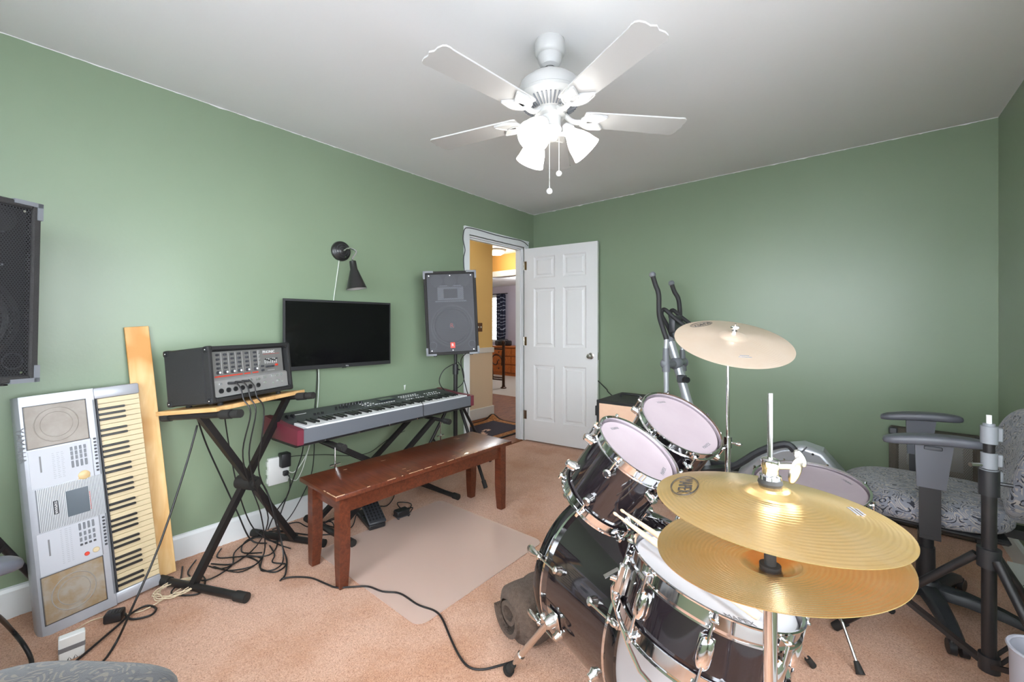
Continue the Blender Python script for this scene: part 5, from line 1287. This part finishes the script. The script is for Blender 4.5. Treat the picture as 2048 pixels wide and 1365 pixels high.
# ------------------------------------------------------------------ black tripod stand at the right
SC = V((3.062, 1.994, 0))
o = tripod_stand('black tripod stand with grey clamps in front of the office chair', SC, .48, .90, 0, .4, foots=[(2.672, 2.12, .012), (3.24, 1.66, .012), (3.33, 2.24, .012)], lowz=.12)
m_clamp = mat('grey_clamp', (.20, .21, .23), .45)
for z0, z1, r_ in ((.845, .90, .020), (.765, .815, .019), (.70, .762, .0215)):
    MB().cyl(SC+V((0, 0, z0)), SC+V((0, 0, z1)), r_, n=18).box(SC+V((.022, .016, (z0+z1)/2)), (.02, .018, (z1-z0)*.8), b=.003).build('clamp_collar', m_clamp, o)
MB().cyl(SC+V((0, 0, .895)), SC+V((0, 0, .908)), .014, n=14).build('top_ring', m_clamp, o)
MB().cyl(SC+V((0, 0, .905)), SC+V((0, 0, .935)), .0065, n=12).build('top_pin', m_whitep, o)
MB().cyl(SC+V((-.02, -.012, .775)), SC+V((-.045, -.03, .775)), .007, n=10).build('clamp_knob', m_chrome_d, o)
MB().cyl(SC+V((0, 0, .60)), SC+V((0, 0, .70)), .0178, n=16).build('sleeve', m_blkmet, o)
# grey bin at the right edge
b0 = V((3.09, 1.585, 0))
o = thing('waste_bin', 'grey plastic bin cut by the lower right picture edge', 'bin', b0)
MB().lathe([(0, .002), (.050, .002), (.054, .0), (.062, .41), (.066, .43), (.061, .43), (.05, .01), (0, .01)], 32, T(b0)).build('bucket', mat('bin_grey', (.30, .30, .34), .4), o)
ring_ = MB().torus(.064, .004, T(b0+V((0, 0, .43))), n=32, k=6).build('rim', MATS['bin_grey'], o)
# white carton along the right wall
fr = frame((3.315, 2.84, 0), x=(0.06, 1, 0))
o = thing('white_carton', 'white printed carton on the floor at the right wall', 'box', fr)
MB().bx(-.22, .19, -.032, .038, 0, .10, b=.002).build('carton', m_whitep, o, world=False, smooth=0)
MB().bx(-.22, .19, -.0325, -.032, .045, .05).bx(-.22, .19, .038, .0385, .045, .05).build('flap_seam', m_cordw, o, world=False, smooth=0)
MB().text('IN', .06, T(-.08, .0, .1005) @ RZ(0), .0004).build('lettering', m_kprint, o, world=False, smooth=0)
# carpet covered speaker cabinet in the corner
fr = frame((3.09, 3.46, .002), x=(1, -.06, 0)) @ RX(-5)
o = thing('floor_monitor', 'carpet covered speaker cabinet with metal grille behind the office chair', 'speaker', fr)
w, h, d = .40, .585, .16; m_cpt2 = mat('grey_speaker_carpet', srgb(74, 68, 62), .95, vary=(300, .25), col2=srgb(112, 104, 94), bump=(500, .6))
mb = MB().bx(-w/2, w/2, .03, d, 0, h, b=.01)
mb.bx(-w/2, -w/2+.045, 0, .04, 0, h, b=.014).bx(w/2-.045, w/2, 0, .04, 0, h, b=.014).bx(-w/2+.03, w/2-.03, 0, .04, 0, .04, b=.012).bx(-w/2+.03, w/2-.03, 0, .04, h-.04, h, b=.012)
mb.build('cabinet', m_cpt2, o, world=False)
m_gr2 = perforated('worn_grille', (.20, .19, .17), .009, .0028)
MB().bx(-w/2+.045, w/2-.045, .012, .0132, .04, h-.04).build('grille', m_gr2, o, world=False, smooth=0)
MB().lathe([(.135, 0), (.135, .008), (.12, .008), (.11, 0), (.05, -.001), (.04, .004), (0, .008)], 40, T(0, .0295, .2) @ RX(90)).build('woofer', m_grey, o, world=False)
MB().bx(-.12, .12, .02, .0295, .37, .52, b=.004).build('horn', m_grey, o, world=False)
for x in (-w/2+.02, w/2-.02):
    for z in (.02, h-.02): MB().box((x, .004, z), (.044, .016, .044), b=.008).build('corner_guard', m_dgrey, o, world=False)

# ------------------------------------------------------------------ amplifier cabinet behind the toms
fr = frame((1.30, 2.69, 0), x=(1, .03, 0))
o = thing('amplifier_cabinet', 'tan fronted black speaker cabinet standing between door and drums', 'speaker cabinet', fr)
MB().bx(0, .33, .012, .44, .02, .69, b=.008).build('case', m_tolex, o, world=False)
MB().bx(.018, .312, 0, .014, .04, .668, b=.003).build('front_cloth', mat('tan_cloth', srgb(226, 186, 158), .85, vary=(30, .25), col2=srgb(232, 196, 170)), o, world=False, smooth=0)
for a in ((0, .33, .668, .69), (0, .33, .02, .04), (0, .018, .04, .668), (.312, .33, .04, .668)): MB().bx(a[0], a[1], -.002, .014, a[2], a[3], b=.002).build('front_edge', m_tolex, o, world=False, smooth=0)
MB().box((-.008, .20, .56), (.016, .03, .12), b=.004).box((-.006, .02, .61), (.014, .04, .07), b=.003).build('side_latch', m_blk, o, world=False)
MB().tube([(.09, .22, .69), (.10, .22, .712), (.23, .22, .712), (.24, .22, .69)], .008, sub=3).build('handle', m_blk, o, world=False)
for x in (.04, .29):
    for y in (.05, .40): MB().cyl((x, y, .02), (x, y, 0), .018, n=12).build('foot', m_rub, o, world=False)
cable('cabinet_cord', 'dark cord running along the wall behind the tan fronted cabinet', [pY(1196, 762, 3.62), pY(1206, 772, 3.62), pY(1214, 780, 3.6), pY(1222, 790, 3.55), V((1.42, 3.35, .40)), V((1.45, 3.3, .02))], .005, m_cordk)

# ------------------------------------------------------------------ elliptical trainer along the back wall
el = thing('elliptical_trainer', 'silver and grey elliptical trainer with black handles against the back wall', 'exercise machine', (1.95, 3.25, 0))
m_foam = mat('black_foam', (.03, .03, .033), .6); m_esil = mat('machine_silver', (.55, .57, .61), .3, .4); m_egr = mat('machine_grey', (.20, .21, .235), .35)
def lev(y, hp, jt, low):
    P = [pY(x, z, y) for x, z in hp]
    g = MB().tube(P, .0175, n=12, sub=5).build('handle_grip', m_foam, el); MB().ell(P[0], (.024, .024, .024), nu=16, nv=10).build('end_knob', m_egr, g)
    j0, j1 = pY(*jt[0], y), pY(*jt[1], y)
    MB().cyl(P[-1], j0, .0165, n=12).build('lever_tube', m_esil, el)
    MB().cyl(j0, j1, .021, .028, n=16).ell(pY(*jt[2], y), (.034, .03, .038), nu=16, nv=10).build('pivot_cover', m_egr, el)
    MB().cyl(j1, V((pY(*low, y).x, y, .12)), .018, n=14).build('lever_tube', m_esil, el)
lev(3.03, ((1305, 550), (1311, 570), (1317.5, 590), (1318.5, 630), (1326, 657), (1333, 679)), ((1332, 697), (1332.5, 744), (1330, 728)), (1334, 900))
lev(3.44, ((1343, 567), (1349, 584), (1357.5, 601), (1361, 642), (1363, 660), (1364, 680)), ((1364.5, 700), (1366, 742), (1368, 725)), (1368, 860))
m0, m1 = pY(1341, 684, 3.235), V((1.93, 3.235, .08))
MB().cyl(m0, m1, .032, n=18).build('mast', m_esil, el)
hubc = pY(1352, 727, 3.235); MB().cyl(V((hubc.x, 3.03, hubc.z)), V((hubc.x, 3.44, hubc.z)), .024, n=16).ell(hubc, (.05, .06, .05), nu=18, nv=10).build('pivot_axle', m_egr, el)
bx_ = pY(1364, 758, 3.19); MB().box(bx_, (.06, .05, .055), b=.006).build('tension_box', m_dgrey, el)
MB().cyl(bx_+V((.03, -.03, 0)), bx_+V((.055, -.055, 0)), .022, n=14).build('tension_knob', m_blk, el)
top = pY(1340, 672, 3.235)
for y, s_ in ((3.14, -1), (3.33, 1)):
    MB().tube([top+V((.02, 0, -.02)), top+V((0, s_*.06, .08)), V((top.x-.03, y, top.z+.16)), V((top.x-.01, y, top.z+.20)), V((top.x+.06, y, top.z+.14)), V((top.x+.16, y, top.z+.06))], .015, n=10).build('fixed_handlebar', m_foam, el)
MB().box(top+V((.04, 0, .09)), (.05, .16, .13), RX(0), b=.012, seg=2).build('console', m_dgrey, el)
MB().cyl(top+V((0, 0, -.06)), top+V((.02, 0, .06)), .026, n=14).build('console_neck', m_egr, el)
MB().bar((1.68, 3.235, .06), (2.85, 3.235, .06), .06, .05).build('base_rail', m_esil, el, smooth=0)
for x in (1.70, 2.82): MB().cyl((x, 3.0, .03), (x, 3.47, .03), .028, n=14).build('floor_bar', m_egr, el)
# flywheel shroud
sp_ = [(2.08, .10), (2.12, .24), (2.22, .36), (2.36, .445), (2.48, .475), (2.58, .45), (2.68, .33), (2.76, .18), (2.78, .08), (2.10, .06)]
frs = frame((0, 3.235, 0), x=(1, 0, 0), z=(0, -1, 0))
mb = MB().prism([(x, z) for x, z in sp_], -.085, .085, frs); sh = mb.build('flywheel_shroud', m_esil, el, smooth=30)
bv = sh.modifiers.new('round', 'BEVEL'); bv.width = .03; bv.segments = 4; bv.limit_method = 'ANGLE'; bv.angle_limit = R(50)
MB().tube([(2.50, 3.148, .47), (2.42, 3.146, .33), (2.40, 3.146, .10)], .004, n=6).build('shroud_seam', m_egr, sh)
for x, z in ((2.53, .43), (2.69, .27), (2.3, .30)): MB().cyl((x, 3.15, z), (x, 3.146, z), .007, n=10).build('screw', m_blk, sh)
pa_, pb2 = pY(1462, 935, 3.08), pY(1570, 889, 3.08)
MB().tube([pa_+V((-.25, 0, -.1)), pa_, pY(1520, 903, 3.08), pb2, pb2+V((.05, 0, -.03))], .022, n=8, sub=4).build('pedal_arm', m_dgrey, el)
MB().bar(pa_+V((-.30, -.02, -.09)), pa_+V((.0, -.02, .0)), .11, .03).build('foot_plate', m_blk, el, smooth=0)
MB().bar((1.75, 3.39, .16), (2.42, 3.39, .22), .045, .05).build('pedal_arm', m_dgrey, el)

# ------------------------------------------------------------------ cords and small things on the left
def fz(*pts, z=.006): return [pz(x, y, z) for x, y in pts]
cable('instrument_cable', 'long black cable snaking over carpet and mat to the bass drum', [V((.33, .80, .46)), V((.36, .86, .36)), V((.40, .90, .15))]+fz((566, 1100), (573, 1122), (570, 1150), (560, 1162), (566, 1158), (590, 1155), (622, 1157), (650, 1168), (672, 1176), (700, 1175), (735, 1174), (765, 1184), (800, 1188), (835, 1210), (868, 1222), (884, 1238), (900, 1275), (918, 1312), (938, 1335), (965, 1340), (1000, 1332), (1032, 1322)), .0042, m_cordk)
for lab, u, pts in (
    ('leftmost of three black cables plugged into the mixer front', .165, ((.50, .74, .80), (.46, .72, .62), (.40, .76, .46), (.37, .83, .25), (.33, .86, .02), (.40, .74, .006), (.30, .68, .006))),
    ('middle one of three black cables plugged into the mixer front', .255, ((.48, .77, .80), (.45, .75, .60), (.41, .79, .42), (.33, .88, .2), (.22, .86, .02), (.30, .70, .006), (.20, .64, .006))),
    ('rightmost of three black cables plugged into the mixer front', .345, ((.44, .82, .80), (.43, .81, .62), (.38, .82, .46), (.36, .90, .24), (.42, .92, .02), (.50, .86, .006), (.46, .80, .006), (.34, .85, .006)))):
    Pm = fr2 @ (PP(u, .28, .012)) if False else None
    M2 = ROOT['powered_mixer']; a = M2 @ PP(u, .28, .004); b = M2 @ PP(u+.03, .27, -.02); c = M2 @ PP(u+.07, .12, -.03); d_ = M2 @ PP(u+.08, -.12, -.035)
    o = thing('mixer_cable', lab, 'cable', a, 'cables from the mixer')
    MB().cyl(M2 @ PP(u, .28, .012), b, .006, n=10).build('jack_plug', m_blk, o)
    MB().tube([a, b, c, d_]+[V(p) for p in pts], .0033, n=6).build('cord', m_cordk, o)
cable('hanging_cable', 'black cable running straight down from the X stand to the foreground carpet', [V((.44, .545, .77)), pz(378, 910, .62) if False else V((.455, .50, .60)), V((.52, .40, .32)), V((.585, .30, .12)), pz(232, 1285, .008), pz(200, 1330, .006), pz(150, 1365, .006)], .0045, m_cordk, sub=3)
cable('wall_cable', 'black cable dropping behind the near arm of the X stand', [V((.20, .60, .77)), V((.12, .66, .60)), V((.10, .74, .38)), V((.12, .80, .2)), V((.14, .86, .03)), V((.2, .92, .006))], .004, m_cordk)
cable('adapter_cable', 'thin black cable falling behind the mixer board', [V((.18, .72, .78)), V((.14, .76, .55)), V((.16, .80, .30)), V((.12, .88, .08)), V((.22, .95, .006)), V((.36, .98, .006))], .0035, m_cordk)
rnd = random.Random(11); 
labs = ('wide black cable loop on the carpet left of the X stand foot', 'tangled black cable beside the baseboard under the mixer', 'looped black cable on carpet between the X stand feet', 'dark cable coil near the white outlet tap', 'slack black cable crossing the X stand foot', 'black cable bundle end behind the near X stand arm')
paths = (
    [(.10, .62), (.22, .56), (.36, .60), (.30, .72), (.16, .78), (.10, .90), (.22, .98)],
    [(.07, .74), (.16, .70), (.26, .78), (.34, .88), (.24, .96), (.10, .98), (.08, .86), (.20, .80), (.30, .86)],
    [(.26, .80), (.36, .82), (.46, .80), (.53, .84), (.50, .90), (.44, .86), (.36, .90), (.24, .92)],
    [(.06, .98), (.14, 1.05), (.26, 1.06), (.22, .96), (.12, .94), (.14, 1.02), (.3, 1.12), (.4, 1.22)],
    [(.12, .56), (.26, .52), (.36, .47), (.44, .55), (.34, .60), (.22, .60), (.14, .68)],
    [(.24, .66), (.34, .70), (.40, .78), (.34, .84), (.26, .80), (.30, .72), (.20, .66)])
for lab, P in zip(labs, paths):
    Q = [V((x, y, .006+.007*((i*5) % 3 == 1))) for i, (x, y) in enumerate(P)]
    cable('floor_cable', lab, Q, .0036, m_cordk, group='tangled cables on the carpet')
for lab, P in (('black cable tangle under the bench by the foot pedal', [(.18, 1.20), (.26, 1.26), (.36, 1.24), (.30, 1.34), (.20, 1.32), (.26, 1.22), (.40, 1.30), (.30, 1.40), (.24, 1.44)]), ('black cable leading from the foot pedal to the wall', [(.30, 1.47), (.24, 1.54), (.30, 1.62), (.24, 1.72), (.12, 1.80), (.04, 1.86)]), ('power lead from the small brick looping on the carpet', [(.49, 1.645), (.44, 1.72), (.36, 1.74), (.34, 1.68), (.42, 1.66), (.48, 1.70), (.515, 1.64)]), ('thick black lead along the baseboard below the piano', [(.06, 1.0), (.10, 1.12), (.2, 1.16), (.24, 1.3), (.2, 1.46), (.1, 1.5)])):
    cable('floor_cable', lab, [V((x, y, .008+.012*(i % 2))) for i, (x, y) in enumerate(P)], .0034, m_cordk, group='tangled cables on the carpet')
cable('piano_cable', 'black cable hanging from the piano underside behind the bench', [V((.16, 1.13, .60)), V((.12, 1.15, .45)), V((.08, 1.10, .25)), V((.10, 1.02, .06)), V((.2, 1.0, .006))], .0036, m_cordk)
cable('piano_lead', 'thin dark lead slung along the wall below the piano', [pX(x, y, .012) for x, y in ((572, 915), (600, 912), (650, 910), (700, 912), (740, 905), (775, 880), (810, 862))], .0022, m_cordk)
cable('outlet_cord', 'white cord drooping from the outlet tap to the piano', [pX(x, y, .03) for x, y in ((572, 952), (590, 962), (602, 945), (612, 915), (618, 892))], .003, m_cordw)
cable('headphone_lead', 'thin black lead hanging over the piano key slip', [V((.27, 1.86, .70)), V((.36, 1.84, .705)), V((.455, 1.80, .69)), V((.463, 1.80, .675)), V((.466, 1.80, .62)), V((.455, 1.80, .59)), V((.3, 1.78, .575))], .0022, m_cordk, sub=3)
# cream cord bundle and the white box it leads to
Q = []
cc0 = pz(352, 1182, .012)
for k in range(50):
    a = k*.55; rr_ = .062+.012*math.sin(k*1.9); Q.append(cc0+V((rr_*1.25*math.cos(a)*.8, rr_*1.2*math.sin(a), .004+.012*abs(math.sin(k*.9)))))
Q += [pz(300, 1215, .006), pz(262, 1228, .006), pz(222, 1232, .03), pz(180, 1243, .006), pz(150, 1262, .02), pz(143, 1270, .085)]
cable('cream_cord', 'cream cord coiled on the carpet by the X stand foot', Q, .0022, m_cordc, sub=3)
wb = pz(143, 1320, 0); fr = frame(wb, x=(.12, 1, 0)) 
o = thing('white_box', 'small white box with a dark band beside the silver keyboard', 'box', frame(wb+V((-.012, 0, 0)), x=(.05, 1, 0)) @ RX(10))
MB().bx(-.034, .034, -.012, .014, .0, .098, b=.003).build('case', m_whitep, o, world=False)
MB().bx(-.0345, .0345, -.0125, .0145, .042, .060).build('band', m_gprint, o, world=False, smooth=0)
for x in (-.008, .008): MB().add([(x-.005, -.0124, .004), (x-.001, -.0124, .004), (x+.001, -.0124, .018)], [(0, 1, 2)]).add([(x+.005, -.0124, .004), (x+.007, -.0124, .004), (x+.001, -.0124, .018)], [(0, 1, 2)]).build('printed_mark', m_kprint, o, world=False, smooth=0)
wa = pz(228, 1242, 0); o = thing('wall_wart', 'black ribbed plug transformer lying under the silver keyboard', 'adapter', frame(wa, x=(.5, 1, 0)))
MB().box((0, 0, .02), (.06, .05, .038), b=.008, seg=2).build('body', m_blk, o, world=False)
for k in range(5): MB().box((-.02+k*.01, -.0, .0395), (.003, .03, .002)).build('rib', m_dgrey, o, world=False, smooth=0)
MB().tube([wa+V((.02, .03, .02)), pz(262, 1240, .01), pz(300, 1232, .008), pz(311, 1218, .008), pz(292, 1213, .008), pz(262, 1228, .012), pz(235, 1252, .008), pz(200, 1282, .008), pz(165, 1312, .008), pz(125, 1345, .008), pz(90, 1375, .008)], .0045, n=7).build('cord', m_cordk, o)
cable('thick_cable', 'thick black cable arching up from carpet at the left edge', [pD(-60, 1215, 1.3), pD(-10, 1232, 1.25), pz(22, 1262, .09), pz(45, 1290, .06), pz(60, 1318, .02), pz(62, 1345, .008), pz(55, 1390, .008)], .0065, m_cordk)
# cable draped round the door casing
cable('door_cable', 'grey cable draped over the white door casing', [pX(x, y, .024) for x, y in ((935, 640), (930, 560), (927, 520), (930, 500), (926, 478), (929, 459), (938, 456), (960, 461), (990, 470), (1020, 477), (1040, 481), (1050, 486), (1056, 492))], .0042, mat('grey_cord', (.05, .055, .06), .5))
cable('speaker_lead', 'black lead hanging from the loudspeaker beside the door casing', [V((.26, 2.42, 1.0))]+[pX(x, y, .10) for x, y in ((922, 720), (926, 750), (933, 780), (938, 800), (936, 830))]+[V((.12, 2.62, .3)), V((.16, 2.66, .01))], .004, m_cordk)
cable('stand_loop', 'black cable looped around the speaker stand pole above the piano', [V((PC.x+.02, PC.y, .92)), V((PC.x-.03, PC.y-.10, .86)), V((PC.x-.05, PC.y-.13, .76)), V((PC.x-.02, PC.y-.06, .68)), V((PC.x+.03, PC.y+.05, .74)), V((PC.x+.03, PC.y+.06, .84)), V((PC.x+.02, PC.y+.01, .92))], .0036, m_cordk)
# chip of bare plaster on the wall above the piano
cp = pX(809, 776, .0); pts = [(-.008, .02), (.010, .022), (.006, .004), (.002, -.018), (-.003, -.016), (-.004, .004)]
o = MB().prism(pts, 0, .0012, frame(cp, x=(0, 1, 0), z=(1, 0, 0))).build('wall_chip', m_whitep, smooth=0); tag(o, 'chip of white plaster in the green wall above the piano', 'wall damage')
